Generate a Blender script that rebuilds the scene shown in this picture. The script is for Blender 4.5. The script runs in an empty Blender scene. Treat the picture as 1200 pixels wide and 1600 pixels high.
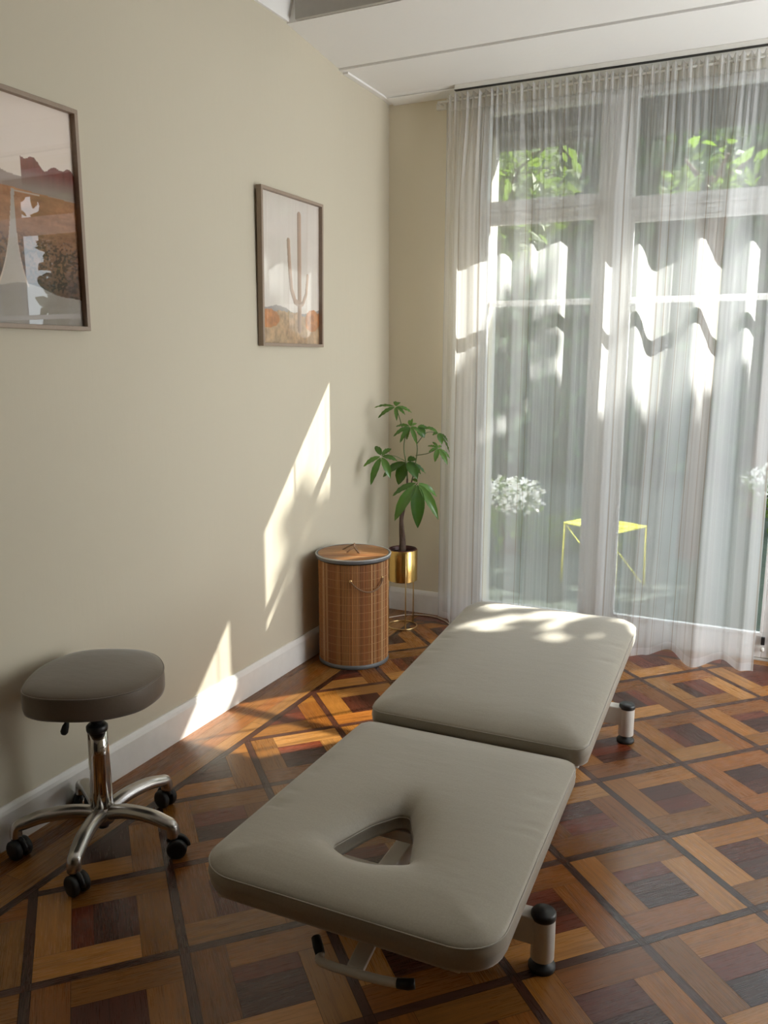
import bpy, bmesh, math, random
import numpy as np
from mathutils import Vector, Matrix

random.seed(7)
rng = np.random.default_rng(7)
S = bpy.context.scene
COL = S.collection
PI = math.pi

# ------------------------------------------------------------------ camera, world, sun, exposure
F_PX = 1286.99
YAW, PITCH, ROLL = -0.44746, -0.18437, 0.0007
cam_d = bpy.data.cameras.new('camera')
cam_d.sensor_fit = 'HORIZONTAL'
cam_d.sensor_width = 36.0
cam_d.lens = F_PX / 1200.0 * 36.0
cam_d.clip_start = 0.05
cam = bpy.data.objects.new('camera', cam_d)
COL.objects.link(cam)
_f = Vector((math.sin(YAW) * math.cos(PITCH), math.cos(YAW) * math.cos(PITCH), math.sin(PITCH)))
_r = _f.cross(Vector((0, 0, 1))).normalized()
_u = _r.cross(_f)
_r2 = _r * math.cos(ROLL) + _u * math.sin(ROLL)
_u2 = -_r * math.sin(ROLL) + _u * math.cos(ROLL)
M = Matrix((_r2, _u2, -_f)).transposed().to_4x4()
M.translation = Vector((2.0764, -4.3893, 1.5))
cam.matrix_world = M
S.camera = cam

SKY = 5.6
SUN = 25.0
FILL = 41.0
w = bpy.data.worlds.new('sky_world')
S.world = w
w.use_nodes = True
bg = w.node_tree.nodes['Background']
bg.inputs[0].default_value = (0.86, 0.93, 1.0, 1)
bg.inputs[1].default_value = SKY

SUN_DIR = Vector((-1.0, -1.2, -1.284)).normalized()      # travel direction of the sunlight
sl = bpy.data.lights.new('sun', 'SUN')
sl.energy = SUN
sl.angle = 0.0093
sl.color = (1.0, 0.955, 0.89)
so = bpy.data.objects.new('sun', sl)
COL.objects.link(so)
so.rotation_euler = SUN_DIR.to_track_quat('-Z', 'Y').to_euler()
so.location = (6, 7, 8)

al = bpy.data.lights.new('side_fill_light', 'AREA')    # fill lamp added beyond the side window to brighten the room
al.shape = 'RECTANGLE'
al.size = 1.6
al.size_y = 1.5
al.energy = FILL
al.color = (1.0, 0.96, 0.88)
ao = bpy.data.objects.new('side_fill_light', al)
COL.objects.link(ao)
ao.location = (3.98, -0.80, 1.10)
ao.rotation_euler = (0, PI / 2 + math.radians(27), 0)      # tilted up so the added fill also reaches the ceiling

S.view_settings.view_transform = 'Standard'
S.view_settings.look = 'None'
S.view_settings.exposure = 0.0
S.view_settings.gamma = 1.0
S.view_settings.use_curve_mapping = False
S.cycles.use_denoising = True
S.cycles.max_bounces = 14
S.cycles.transparent_max_bounces = 24
S.cycles.diffuse_bounces = 7
S.cycles.transmission_bounces = 10
S.cycles.sample_clamp_indirect = 6.0
S.cycles.caustics_reflective = False
S.cycles.caustics_refractive = False


# ------------------------------------------------------------------ material helpers
class NT:
    def __init__(self, name):
        self.m = bpy.data.materials.new(name)
        self.m.use_nodes = True
        self.t = self.m.node_tree
        self.t.nodes.clear()
        self.out = self.t.nodes.new('ShaderNodeOutputMaterial')

    def n(self, typ, props=None, **ins):
        nd = self.t.nodes.new(typ)
        for k, v in (props or {}).items():
            setattr(nd, k, v)
        for k, v in ins.items():
            key = int(k[1:]) if k[0] == 'i' and k[1:].isdigit() else k.replace('_', ' ')
            self.set(nd, key, v)
        return nd

    def set(self, nd, key, v):
        s = nd.inputs[key]
        if hasattr(v, 'is_linked'):
            self.t.links.new(v, s)
        elif isinstance(v, bpy.types.Node):
            self.t.links.new(v.outputs[0], s)
        else:
            if isinstance(v, (tuple, list)) and len(v) == 3 and s.type == 'RGBA':
                v = (*v, 1)
            s.default_value = v

    def math(self, op, a, b=0.0, c=None):
        nd = self.n('ShaderNodeMath', {'operation': op}, i0=a, i1=b)
        if c is not None:
            self.set(nd, 2, c)
        return nd.outputs[0]

    def ramp(self, fac, stops):
        nd = self.n('ShaderNodeValToRGB', i0=fac)
        cr = nd.color_ramp
        while len(cr.elements) > 1:
            cr.elements.remove(cr.elements[-1])
        for i, (p, c) in enumerate(stops):
            e = cr.elements[0] if i == 0 else cr.elements.new(p)
            e.position = p
            e.color = (*c, 1) if len(c) == 3 else c
        return nd.outputs[0]

    def mix(self, fac, a, b, blend='MIX'):
        nd = self.n('ShaderNodeMix', {'data_type': 'RGBA', 'blend_type': blend})
        self.set(nd, 0, fac)
        self.set(nd, 6, a)
        self.set(nd, 7, b)
        return nd.outputs[2]

    def noise(self, vec=None, scale=5.0, detail=3.0, rough=0.5, out='Fac', dist=0.0):
        nd = self.n('ShaderNodeTexNoise', Scale=scale, Detail=detail, Roughness=rough, Distortion=dist)
        if vec is not None:
            self.set(nd, 'Vector', vec)
        return nd.outputs[out]

    def mapping(self, vec, scale=(1, 1, 1), rot=(0, 0, 0), loc=(0, 0, 0)):
        nd = self.n('ShaderNodeMapping', Vector=vec)
        nd.inputs['Scale'].default_value = scale
        nd.inputs['Rotation'].default_value = rot
        nd.inputs['Location'].default_value = loc
        return nd.outputs[0]

    def obj(self):
        return self.n('ShaderNodeTexCoord').outputs['Object']

    def uv(self):
        return self.n('ShaderNodeTexCoord').outputs['UV']

    def bump(self, h, strength=0.2, dist=0.01):
        return self.n('ShaderNodeBump', Height=h, Strength=strength, Distance=dist).outputs[0]

    def done(self, sh):
        if isinstance(sh, bpy.types.Node):
            sh = sh.outputs[0]
        self.t.links.new(sh, self.out.inputs[0])
        return self.m

    def bsdf(self, **k):
        return self.n('ShaderNodeBsdfPrincipled', **k)


def simple(name, color, rough=0.5, metal=0.0, spec=0.5, var=0.06, scale=30.0, bump=0.0, bscale=200.0):
    t = NT(name)
    o = t.obj()
    nz = t.noise(o, scale, 4)
    c = t.mix(nz, tuple(max(0, x * (1 - var)) for x in color), tuple(min(1, x * (1 + var)) for x in color))
    b = t.bsdf(Base_Color=c, Roughness=rough, Metallic=metal)
    b.inputs['Specular IOR Level'].default_value = spec
    if bump:
        t.set(b, 'Normal', t.bump(t.noise(o, bscale, 3), bump, 0.002))
    return t.done(b)


def mat_wall(name, c):
    t = NT(name)
    o = t.obj()
    big = t.noise(o, 1.3, 3)
    fine = t.noise(o, 60, 5)
    streak = t.noise(t.mapping(o, (9, 9, 1.6)), 3, 5)
    col = t.mix(big, tuple(x * 0.96 for x in c), tuple(x * 1.03 for x in c))
    b = t.bsdf(Base_Color=col, Roughness=0.62)
    b.inputs['Specular IOR Level'].default_value = 0.3
    h = t.math('ADD', t.math('MULTIPLY', streak, 1.0), t.math('MULTIPLY', fine, 0.25))
    t.set(b, 'Normal', t.bump(h, 0.12, 0.005))
    return t.done(b)


def mat_floor():
    t = NT('parquet_wood')
    col = t.n('ShaderNodeVertexColor', {'layer_name': 'wood'}).outputs[0]
    uv = t.uv()
    g1 = t.noise(t.mapping(uv, (3.0, 70, 1)), 1.0, 6, 0.62, dist=0.6)
    g2 = t.noise(t.mapping(uv, (14.0, 420, 1)), 1.0, 3, 0.6)
    g3 = t.noise(uv, 9.0, 3)
    f1 = t.ramp(g1, [(0.28, (0.55, 0.52, 0.50)), (0.5, (1, 1, 1)), (0.75, (1.22, 1.16, 1.1))])
    f2 = t.ramp(g2, [(0.3, (0.8, 0.78, 0.76)), (0.55, (1, 1, 1))])
    c = t.mix(0.85, col, f1, 'MULTIPLY')
    c = t.mix(0.8, c, f2, 'MULTIPLY')
    c = t.mix(t.math('MULTIPLY', g3, 0.25), c, (0.25, 0.14, 0.07), 'MULTIPLY')
    o = t.obj()
    wear = t.noise(o, 2.2, 4)
    r = t.math('ADD', t.math('MULTIPLY', g2, 0.16), t.math('MULTIPLY_ADD', wear, 0.16, 0.12))
    b = t.bsdf(Base_Color=c, Roughness=r)
    b.inputs['Specular IOR Level'].default_value = 0.55
    h = t.math('ADD', t.math('MULTIPLY', g2, 0.5), t.math('MULTIPLY', wear, 0.8))
    t.set(b, 'Normal', t.bump(h, 0.10, 0.004))
    return t.done(b)


def mat_fabric(name, c, seamdark=1.0):
    t = NT(name)
    o = t.obj()
    weave = t.noise(o, 900, 2)
    melange = t.noise(o, 260, 3, 0.7)
    soft = t.noise(o, 5, 3)
    col = t.mix(melange, tuple(x * 0.80 for x in c), tuple(x * 1.2 for x in c))
    col = t.mix(t.math('MULTIPLY', soft, 0.35), col, tuple(x * 0.85 for x in c))
    b = t.bsdf(Base_Color=col, Roughness=0.52)
    b.inputs['Specular IOR Level'].default_value = 0.5
    b.inputs['Sheen Weight'].default_value = 0.45
    b.inputs['Sheen Roughness'].default_value = 0.4
    wr = t.noise(t.mapping(o, (6, 14, 6)), 2.0, 4, 0.55)
    h = t.math('ADD', t.math('MULTIPLY', weave, 0.05), t.math('MULTIPLY', wr, 1.0))
    t.set(b, 'Normal', t.bump(h, 0.11, 0.008))
    return t.done(b)


def mat_curtain():
    t = NT('sheer_fabric')
    uv = t.uv()
    sep = t.n('ShaderNodeSeparateXYZ', Vector=uv)
    u, v = sep.outputs[0], sep.outputs[1]
    # u in metres along the cloth, v = height in metres
    cu = t.n('ShaderNodeCombineXYZ', X=u, Y=0.0, Z=0.0).outputs[0]
    wide = t.ramp(t.noise(cu, 11.0, 2, 0.5), [(0.42, (0, 0, 0)), (0.47, (1, 1, 1))])
    thin = t.ramp(t.noise(cu, 75.0, 2, 0.6), [(0.60, (0, 0, 0)), (0.66, (1, 1, 1))])
    brown = t.ramp(t.noise(t.n('ShaderNodeVectorMath', {'operation': 'ADD'}, i0=cu, i1=(7.3, 0, 0)).outputs[0], 55.0, 1.5, 0.5),
                   [(0.60, (0, 0, 0)), (0.65, (1, 1, 1))])
    weave = t.noise(t.mapping(uv, (60, 260, 1)), 2.0, 3)
    op = t.math('MULTIPLY_ADD', wide, 0.08, 0.45)
    op = t.math('MULTIPLY_ADD', thin, 0.11, op)
    op = t.math('MULTIPLY_ADD', brown, 0.12, op)
    op = t.math('MULTIPLY_ADD', weave, 0.08, op)
    hem = t.math('MAXIMUM', t.math('LESS_THAN', v, 0.055), t.math('GREATER_THAN', v, 2.765))
    hem = t.math('MAXIMUM', hem, t.math('LESS_THAN', u, 0.035))
    op = t.math('MULTIPLY_ADD', hem, 0.12, op)
    op = t.math('MINIMUM', op, 0.92)
    col = t.mix(thin, (0.80, 0.80, 0.80), (0.84, 0.83, 0.82))
    col = t.mix(brown, col, (0.50, 0.45, 0.40))
    df = t.n('ShaderNodeBsdfDiffuse', Color=col)
    tl = t.n('ShaderNodeBsdfTranslucent', Color=col)
    bm = t.bump(t.noise(uv, 45, 3), 0.25, 0.004)
    t.set(df, 'Normal', bm)
    t.set(tl, 'Normal', bm)
    cl = t.n('ShaderNodeMixShader', Fac=0.42)
    t.set(cl, 1, df)
    t.set(cl, 2, tl)
    tr = t.n('ShaderNodeBsdfTransparent', Color=(1, 1, 1))
    mx = t.n('ShaderNodeMixShader', Fac=op)
    t.set(mx, 1, tr)
    t.set(mx, 2, cl)
    return t.done(mx)


def mat_glass(name, refl=1.0, tint=(0.97, 0.99, 0.98)):
    t = NT(name)
    fr = t.n('ShaderNodeFresnel', IOR=1.5).outputs[0]
    bf = t.n('ShaderNodeNewGeometry').outputs['Backfacing']
    fr = t.math('MULTIPLY', fr, t.math('SUBTRACT', 1.0, bf))
    nz = t.noise(t.obj(), 2.0, 2)
    gl = t.n('ShaderNodeBsdfGlossy', Color=(1, 1, 1), Roughness=0.01)
    t.set(gl, 'Normal', t.bump(nz, 0.02, 0.002))
    tr = t.n('ShaderNodeBsdfTransparent', Color=tint)
    mx = t.n('ShaderNodeMixShader', Fac=t.math('MULTIPLY', fr, refl))
    t.set(mx, 1, tr)
    t.set(mx, 2, gl)
    return t.done(mx)


def mat_leaf(name, c1, c2, trans=0.35, rough=0.35):
    t = NT(name)
    at = t.n('ShaderNodeVertexColor', {'layer_name': 'tint'}).outputs[0]
    nz = t.noise(t.obj(), 14, 3)
    col = t.mix(at, c1, c2)
    col = t.mix(t.math('MULTIPLY', nz, 0.4), col, tuple(x * 0.6 for x in c1))
    b = t.bsdf(Base_Color=col, Roughness=rough)
    b.inputs['Specular IOR Level'].default_value = 0.5
    tl = t.n('ShaderNodeBsdfTranslucent', Color=t.mix(0.5, col, (0.35, 0.6, 0.03)))
    mx = t.n('ShaderNodeMixShader', Fac=trans)
    t.set(mx, 1, b)
    t.set(mx, 2, tl)
    return t.done(mx)


def mat_attr(name, layer, rough=0.5, nscale=150, namt=0.15, spec=0.4, bump=0.0):
    t = NT(name)
    at = t.n('ShaderNodeVertexColor', {'layer_name': layer}).outputs[0]
    nz = t.noise(t.obj(), nscale, 3)
    col = t.mix(t.math('MULTIPLY', nz, namt * 2), at, (0.35, 0.3, 0.25), 'MULTIPLY')
    b = t.bsdf(Base_Color=col, Roughness=rough)
    b.inputs['Specular IOR Level'].default_value = spec
    if bump:
        t.set(b, 'Normal', t.bump(nz, bump, 0.002))
    return t.done(b)


def mat_oak(name, c):
    t = NT(name)
    o = t.obj()
    g = t.noise(t.mapping(o, (40, 40, 40)), 3, 4)
    g2 = t.noise(t.mapping(o, (90, 6, 6)), 3, 5)
    col = t.mix(g, tuple(x * 0.85 for x in c), tuple(x * 1.12 for x in c))
    col = t.mix(t.math('MULTIPLY', g2, 0.4), col, tuple(x * 0.7 for x in c))
    b = t.bsdf(Base_Color=col, Roughness=0.5)
    return t.done(b)


MT = {
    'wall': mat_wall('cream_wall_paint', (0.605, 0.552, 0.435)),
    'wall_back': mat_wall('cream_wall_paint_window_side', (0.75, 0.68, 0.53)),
    'ceiling': mat_wall('ceiling_paint', (0.86, 0.85, 0.83)),
    'trim': simple('white_gloss_trim', (0.80, 0.78, 0.74), 0.38, bump=0.08, bscale=40),
    'door': simple('white_window_paint', (0.82, 0.82, 0.81), 0.35),
    'floor': mat_floor(),
    'gap': simple('dark_floor_seam', (0.02, 0.012, 0.008), 0.8),
    'fabric': mat_fabric('taupe_upholstery', (0.345, 0.311, 0.252)),
    'fabric_dark': mat_fabric('dark_taupe_upholstery', (0.122, 0.092, 0.066)),
    'piping': mat_fabric('upholstery_seam', (0.36, 0.33, 0.28)),
    'steel': simple('white_coated_steel', (0.66, 0.63, 0.58), 0.35),
    'black': simple('black_plastic', (0.012, 0.012, 0.013), 0.38),
    'black_rubber': simple('black_rubber', (0.010, 0.010, 0.010), 0.55),
    'chrome': simple('brushed_aluminium', (0.52, 0.50, 0.48), 0.27, 1.0, bump=0.03, bscale=120),
    'chrome_tube': simple('polished_chrome', (0.66, 0.63, 0.60), 0.10, 1.0, var=0.02),
    'brass': simple('satin_brass', (0.62, 0.40, 0.13), 0.24, 1.0, var=0.05),
    'brass_wire': simple('brass_wire', (0.72, 0.52, 0.24), 0.28, 1.0, var=0.05),
    'nursery': simple('oxblood_plastic', (0.07, 0.012, 0.010), 0.4),
    'soil': simple('potting_soil', (0.018, 0.012, 0.008), 0.95, bump=0.8, bscale=120),
    'bark': simple('brown_bark', (0.085, 0.050, 0.032), 0.75, var=0.4, scale=60, bump=0.6, bscale=90),
    'stem': simple('green_stem', (0.10, 0.13, 0.04), 0.5, var=0.2),
    'leaf': mat_leaf('pachira_leaf', (0.020, 0.080, 0.016), (0.17, 0.34, 0.08), 0.28, 0.24),
    'bamboo': mat_attr('bamboo_slats', 'slat', 0.42, 220, 0.12),
    'band': simple('grey_fabric_band', (0.11, 0.115, 0.12), 0.5, var=0.1, scale=200),
    'thread': simple('tan_thread', (0.38, 0.20, 0.085), 0.6),
    'rope': simple('brown_cord', (0.20, 0.11, 0.055), 0.6, var=0.3, scale=300, bump=0.5, bscale=500),
    'oak': mat_oak('walnut_brown_frame_wood', (0.36, 0.275, 0.21)),
    'print': mat_attr('printed_paper', 'print', 0.6, 300, 0.0),
    'picglass': mat_glass('picture_glass', 2.7, (1.0, 0.99, 0.975)),
    'picglass_dull': mat_glass('picture_glass_weak_reflection', 1.2, (1.0, 0.99, 0.975)),  # same glass, reflection turned down by hand to quiet the side-window glare
    'glass': mat_glass('window_glass', 0.8),
    'curtain': mat_curtain(),
    'cable': simple('pale_cable_plastic', (0.62, 0.52, 0.42), 0.4),
    'dark_rail': simple('dark_rail_slot', (0.015, 0.014, 0.013), 0.6),
    'clear': simple('pale_bracket_plastic', (0.8, 0.79, 0.74), 0.25),
    'plaster': simple('exterior_render', (0.62, 0.61, 0.58), 0.85, bump=0.4, bscale=60),
    'awning': simple('grey_awning_box', (0.09, 0.09, 0.085), 0.7),
    'grass': simple('lawn_ground', (0.024, 0.036, 0.024), 0.95, var=0.6, scale=12, bump=0.8, bscale=40),
    'blade': mat_leaf('grass_blades', (0.05, 0.10, 0.025), (0.16, 0.24, 0.06), 0.3, 0.6),
    'hedge': mat_leaf('hedge_leaves', (0.018, 0.045, 0.016), (0.07, 0.13, 0.045), 0.2, 0.6),
    'tree': mat_leaf('tree_leaves', (0.05, 0.085, 0.02), (0.15, 0.20, 0.045), 0.34, 0.5),
    'olive': mat_leaf('muted_tree_leaves', (0.05, 0.08, 0.025), (0.13, 0.16, 0.055), 0.25, 0.6),
    'petal': mat_leaf('white_blossom', (0.75, 0.70, 0.70), (0.9, 0.86, 0.86), 0.25, 0.7),
    'yellow': simple('yellow_lacquer', (0.72, 0.66, 0.06), 0.45),
    'stone': simple('pale_garden_stone', (0.55, 0.52, 0.48), 0.9, var=0.3, scale=8, bump=0.7, bscale=20),
}


# ------------------------------------------------------------------ mesh helpers
def link(name, bm, mat, parent=None, smooth=False, bevel=0.0, seg=2):
    me = bpy.data.meshes.new(name)
    bm.normal_update()
    bm.to_mesh(me)
    bm.free()
    return finish(name, me, mat, parent, smooth, bevel, seg)


def finish(name, me, mat, parent=None, smooth=False, bevel=0.0, seg=2):
    o = bpy.data.objects.new(name, me)
    COL.objects.link(o)
    mats = mat if isinstance(mat, (list, tuple)) else [mat]
    for m in mats:
        me.materials.append(MT[m] if isinstance(m, str) else m)
    if smooth:
        me.shade_smooth()
    if bevel:
        md = o.modifiers.new('edges', 'BEVEL')
        md.width = bevel
        md.segments = seg
        md.limit_method = 'ANGLE'
        md.angle_limit = math.radians(40)
    if parent:
        o.parent = parent
        o.matrix_parent_inverse = Matrix.Identity(4)
        # children are built in the parent's own frame
    return o


def thing(name, label, cat, loc=(0, 0, 0), group=None):
    o = bpy.data.objects.new(name, None)
    o.empty_display_size = 0.1
    COL.objects.link(o)
    o.location = loc
    tag(o, label, cat, group)
    return o


def tag(o, label, cat, group=None, kind=None):
    o['label'] = label
    o['category'] = cat
    if group:
        o['group'] = group
    if kind:
        o['kind'] = kind
    return o


def struct(o):
    o['kind'] = 'structure'
    return o


def box(bm, x0, x1, y0, y1, z0, z1):
    vs = [bm.verts.new((x, y, z)) for z in (z0, z1) for y in (y0, y1) for x in (x0, x1)]
    for f in ((0, 2, 3, 1), (4, 5, 7, 6), (0, 1, 5, 4), (2, 6, 7, 3), (0, 4, 6, 2), (1, 3, 7, 5)):
        bm.faces.new([vs[i] for i in f])
    return vs


def prism(bm, pts, a, b, axis):
    """extrude 2-D polygon pts along axis ('x','y','z') from a to b"""
    def P(p, t):
        if axis == 'x':
            return (t, p[0], p[1])
        if axis == 'y':
            return (p[0], t, p[1])
        return (p[0], p[1], t)
    A = [bm.verts.new(P(p, a)) for p in pts]
    B = [bm.verts.new(P(p, b)) for p in pts]
    n = len(pts)
    for i in range(n):
        bm.faces.new((A[i], A[(i + 1) % n], B[(i + 1) % n], B[i]))
    bm.faces.new(A[::-1])
    bm.faces.new(B)
    bmesh.ops.recalc_face_normals(bm, faces=bm.faces)


def lathe(bm, prof, c=(0, 0, 0), n=48, cap0=True, cap1=True):
    rings = []
    for r, z in prof:
        rings.append([bm.verts.new((c[0] + r * math.cos(2 * PI * i / n), c[1] + r * math.sin(2 * PI * i / n), c[2] + z)) for i in range(n)])
    for a, b in zip(rings, rings[1:]):
        for i in range(n):
            bm.faces.new((a[i], a[(i + 1) % n], b[(i + 1) % n], b[i]))
    if cap0:
        bm.faces.new(rings[0][::-1])
    if cap1:
        bm.faces.new(rings[-1])


def smooth_path(pts, sub=8, closed=False):
    P = [Vector(p) for p in pts]
    n = len(P)
    out = []
    rngi = range(n if closed else n - 1)
    for i in rngi:
        p0 = P[(i - 1) % n] if closed or i > 0 else P[0] * 2 - P[1]
        p1 = P[i]
        p2 = P[(i + 1) % n]
        p3 = P[(i + 2) % n] if closed or i + 2 < n else P[-1] * 2 - P[-2]
        for k in range(sub):
            t = k / sub
            out.append(0.5 * ((2 * p1) + (p2 - p0) * t + (2 * p0 - 5 * p1 + 4 * p2 - p3) * t * t + (3 * p1 - p0 - 3 * p2 + p3) * t ** 3))
    if not closed:
        out.append(P[-1].copy())
    return out


def tube(bm, path, rad, n=10, closed=False, caps=True, flat=1.0):
    """rad: number or list along path"""
    P = [Vector(p) for p in path]
    m = len(P)
    R = rad if isinstance(rad, (list, tuple)) else [rad] * m
    up = None
    rings = []
    for i, p in enumerate(P):
        if closed:
            t = (P[(i + 1) % m] - P[i - 1]).normalized()
        else:
            t = (P[min(i + 1, m - 1)] - P[max(i - 1, 0)]).normalized()
        if up is None:
            ref = Vector((0, 0, 1)) if abs(t.z) < 0.9 else Vector((1, 0, 0))
            up = (ref - t * ref.dot(t)).normalized()
        else:
            up = (up - t * up.dot(t))
            up = up.normalized() if up.length > 1e-6 else t.orthogonal().normalized()
        sd = t.cross(up)
        rings.append([bm.verts.new(p + (sd * math.cos(2 * PI * k / n) + up * math.sin(2 * PI * k / n) * flat) * R[i]) for k in range(n)])
    for i in range(m if closed else m - 1):
        a, b = rings[i], rings[(i + 1) % m]
        for k in range(n):
            bm.faces.new((a[k], a[(k + 1) % n], b[(k + 1) % n], b[k]))
    if caps and not closed:
        bm.faces.new(rings[0][::-1])
        bm.faces.new(rings[-1])


def rounded_poly(pts, radii, seg=10):
    n = len(pts)
    out = []
    for i in range(n):
        p = Vector(pts[i]).to_2d()
        a = Vector(pts[i - 1]).to_2d() - p
        b = Vector(pts[(i + 1) % n]).to_2d() - p
        la, lb = a.length, b.length
        a.normalize()
        b.normalize()
        ang = a.angle(b)
        r = radii[i] if isinstance(radii, (list, tuple)) else radii
        d = min(r / math.tan(ang / 2), la * 0.49, lb * 0.49)
        r = d * math.tan(ang / 2)
        c = p + (a + b).normalized() * (r / math.sin(ang / 2))
        s = p + a * d - c
        e = p + b * d - c
        a0 = math.atan2(s.y, s.x)
        da = (math.atan2(e.y, e.x) - a0 + PI) % (2 * PI) - PI
        for k in range(seg + 1):
            t = a0 + da * k / seg
            out.append((c.x + r * math.cos(t), c.y + r * math.sin(t)))
    return out


def polar(outline, c, n):
    """radius of the star-shaped outline around c for n equally spaced angles"""
    res = []
    m = len(outline)
    for k in range(n):
        th = 2 * PI * k / n
        d = (math.cos(th), math.sin(th))
        best = 0
        for i in range(m):
            ax, ay = outline[i][0] - c[0], outline[i][1] - c[1]
            bx, by = outline[(i + 1) % m][0] - c[0], outline[(i + 1) % m][1] - c[1]
            ex, ey = bx - ax, by - ay
            den = d[0] * ey - d[1] * ex
            if abs(den) < 1e-12:
                continue
            t = (ax * ey - ay * ex) / den
            s = (ax * d[1] - ay * d[0]) / den
            if t > 0 and -1e-6 <= s <= 1 + 1e-6:
                best = max(best, t)
        res.append(best)
    return res


def add_attr(me, name, cols):
    at = me.color_attributes.new(name, 'FLOAT_COLOR', 'CORNER')
    at.data.foreach_set('color', np.asarray(cols, dtype=np.float32).ravel())


# ================================================================== ROOM SHELL
H = 2.881          # ceiling by the window
ROOM_X, ROOM_Y = 3.62, -7.6
BEAM_Y = -1.045

# ---- parquet: one mesh, every board a face with its own colour and grain direction
def build_floor():
    s, a, ox, oy = 0.376, -0.7725, 1.5675, -0.5154
    U = np.array([math.cos(a), math.sin(a)])
    V = np.array([-math.sin(a), math.cos(a)])
    X0, X1, Y0, Y1 = 0.262, ROOM_X, ROOM_Y, -0.165       # parquet field inside the border
    polys = []
    def clip(p, n, d):
        out = []
        for i in range(len(p)):
            A, B = p[i], p[(i + 1) % len(p)]
            da, db = A @ n - d, B @ n - d
            if da >= 0:
                out.append(A)
            if (da >= 0) != (db >= 0):
                t = da / (da - db)
                out.append(A + (B - A) * t)
        return out
    R = random.Random(11)
    def light():
        k = R.random()
        base = np.array([0.42, 0.166, 0.028]) if k < 0.5 else (np.array([0.33, 0.114, 0.018]) if k < 0.8 else np.array([0.54, 0.245, 0.062]))
        return base * R.uniform(0.62, 1.15) * 0.78
    def dark():
        k = R.random()
        base = np.array([0.085, 0.022, 0.010]) if k < 0.6 else np.array([0.165, 0.034, 0.012])
        return base * R.uniform(0.65, 1.2) * 0.8
    def strip():
        return np.array([0.062, 0.022, 0.012]) * R.uniform(0.8, 1.25)
    G = 0.0011
    def board(u0, u1, v0, v1, along, col, cell):
        i, j = cell
        u0 += G / 2; u1 -= G / 2; v0 += G / 2; v1 -= G / 2
        c = [(u0, v0), (u1, v0), (u1, v1), (u0, v1)]
        P = [np.array([ox, oy]) + (i * s + p[0]) * U + (j * s + p[1]) * V for p in c]
        off = np.array([R.uniform(0, 40), R.uniform(0, 40)])
        for n, d in ((np.array([1., 0]), X0), (np.array([-1., 0]), -X1), (np.array([0, 1.]), Y0), (np.array([0, -1.]), -Y1)):
            P = clip(P, n, d)
            if len(P) < 3:
                return
        uvs = []
        for p in P:
            q = p - np.array([ox, oy])
            uu, vv = q @ U, q @ V
            uvs.append((off + ((uu, vv) if along == 'u' else (vv, uu))))
        polys.append((P, uvs, col))
    t = 0.025                     # dark strip
    bw = 0.090                    # board width
    e = s - t                     # inner cell
    for i in range(-16, 18):
        for j in range(-18, 16):
            c = (i, j)
            h = t / 2
            # cell spans u: [h, h+e], v: [h, h+e];  strips centred on the grid lines
            u0, u1, v0, v1 = h, h + e, h, h + e
            board(u0, u1, -h, h, 'u', strip(), c)
            board(-h, h, v0, v1, 'v', strip(), c)
            board(-h, h, -h, h, 'u', strip(), c)
            # pinwheel of four pale boards (screen: +v right, +u down)
            board(u0, u1 - bw, v0, v0 + bw, 'u', light(), c)            # left: touches top
            board(u1 - bw, u1, v0, v1 - bw, 'v', light(), c)            # bottom: touches left
            board(u0 + bw, u1, v1 - bw, v1, 'u', light(), c)            # right: touches bottom
            board(u0, u0 + bw, v0 + bw, v1, 'v', light(), c)            # top: touches right
            cu0, cu1, cv0, cv1 = u0 + bw, u1 - bw, v0 + bw, v1 - bw
            k = R.choice((2, 3, 3))
            al_ = R.choice('uv')
            for q in range(k):
                if al_ == 'u':
                    board(cu0, cu1, cv0 + (cv1 - cv0) * q / k, cv0 + (cv1 - cv0) * (q + 1) / k, 'u', dark(), c)
                else:
                    board(cu0 + (cu1 - cu0) * q / k, cu0 + (cu1 - cu0) * (q + 1) / k, cv0, cv1, 'v', dark(), c)
    # border planks
    def plank(x0, x1, y0, y1, along, col):
        off = np.array([R.uniform(0, 40), R.uniform(0, 40)])
        g = G / 2
        P = [np.array(p) for p in ((x0 + g, y0 + g), (x1 - g, y0 + g), (x1 - g, y1 - g), (x0 + g, y1 - g))]
        polys.append((P, [off + ((p[1], p[0]) if along == 'y' else (p[0], p[1])) for p in P], col))
    for k in range(4):
        x0 = k * 0.0585
        y = -0.165 - 0.02 * k
        plank(x0, x0 + 0.0585, y, 0.0, 'y', light() * 0.8)
        while y > ROOM_Y:
            L = R.uniform(0.45, 0.95)
            plank(x0, x0 + 0.0585, max(y - L, ROOM_Y), y, 'y', light() * 0.88)
            y -= L
    plank(0.234, 0.262, ROOM_Y, -0.14, 'y', strip())
    plank(0.262, ROOM_X, -0.165, -0.14, 'x', strip())
    for k in range(2):
        y0 = -0.14 + k * 0.07
        x = 0.234
        while x < ROOM_X:
            L = R.uniform(0.45, 0.9)
            plank(x, min(x + L, ROOM_X), y0, y0 + 0.07, 'x', dark() * 1.2 if k == 0 else light() * 0.8)
            x += L
    # gap slab below the boards
    verts, faces, uv, col, mi = [], [], [], [], []
    for P, uvs, c in polys:
        b = len(verts)
        verts += [(p[0], p[1], 0.0) for p in P]
        faces.append(tuple(range(b, b + len(P))))
        uv += [tuple(q) for q in uvs]
        col += [(*c, 1)] * len(P)
        mi.append(0)
    x0, x1, y0, y1 = -0.15, ROOM_X + 0.15, ROOM_Y - 0.15, 0.0
    b = len(verts)
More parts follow.
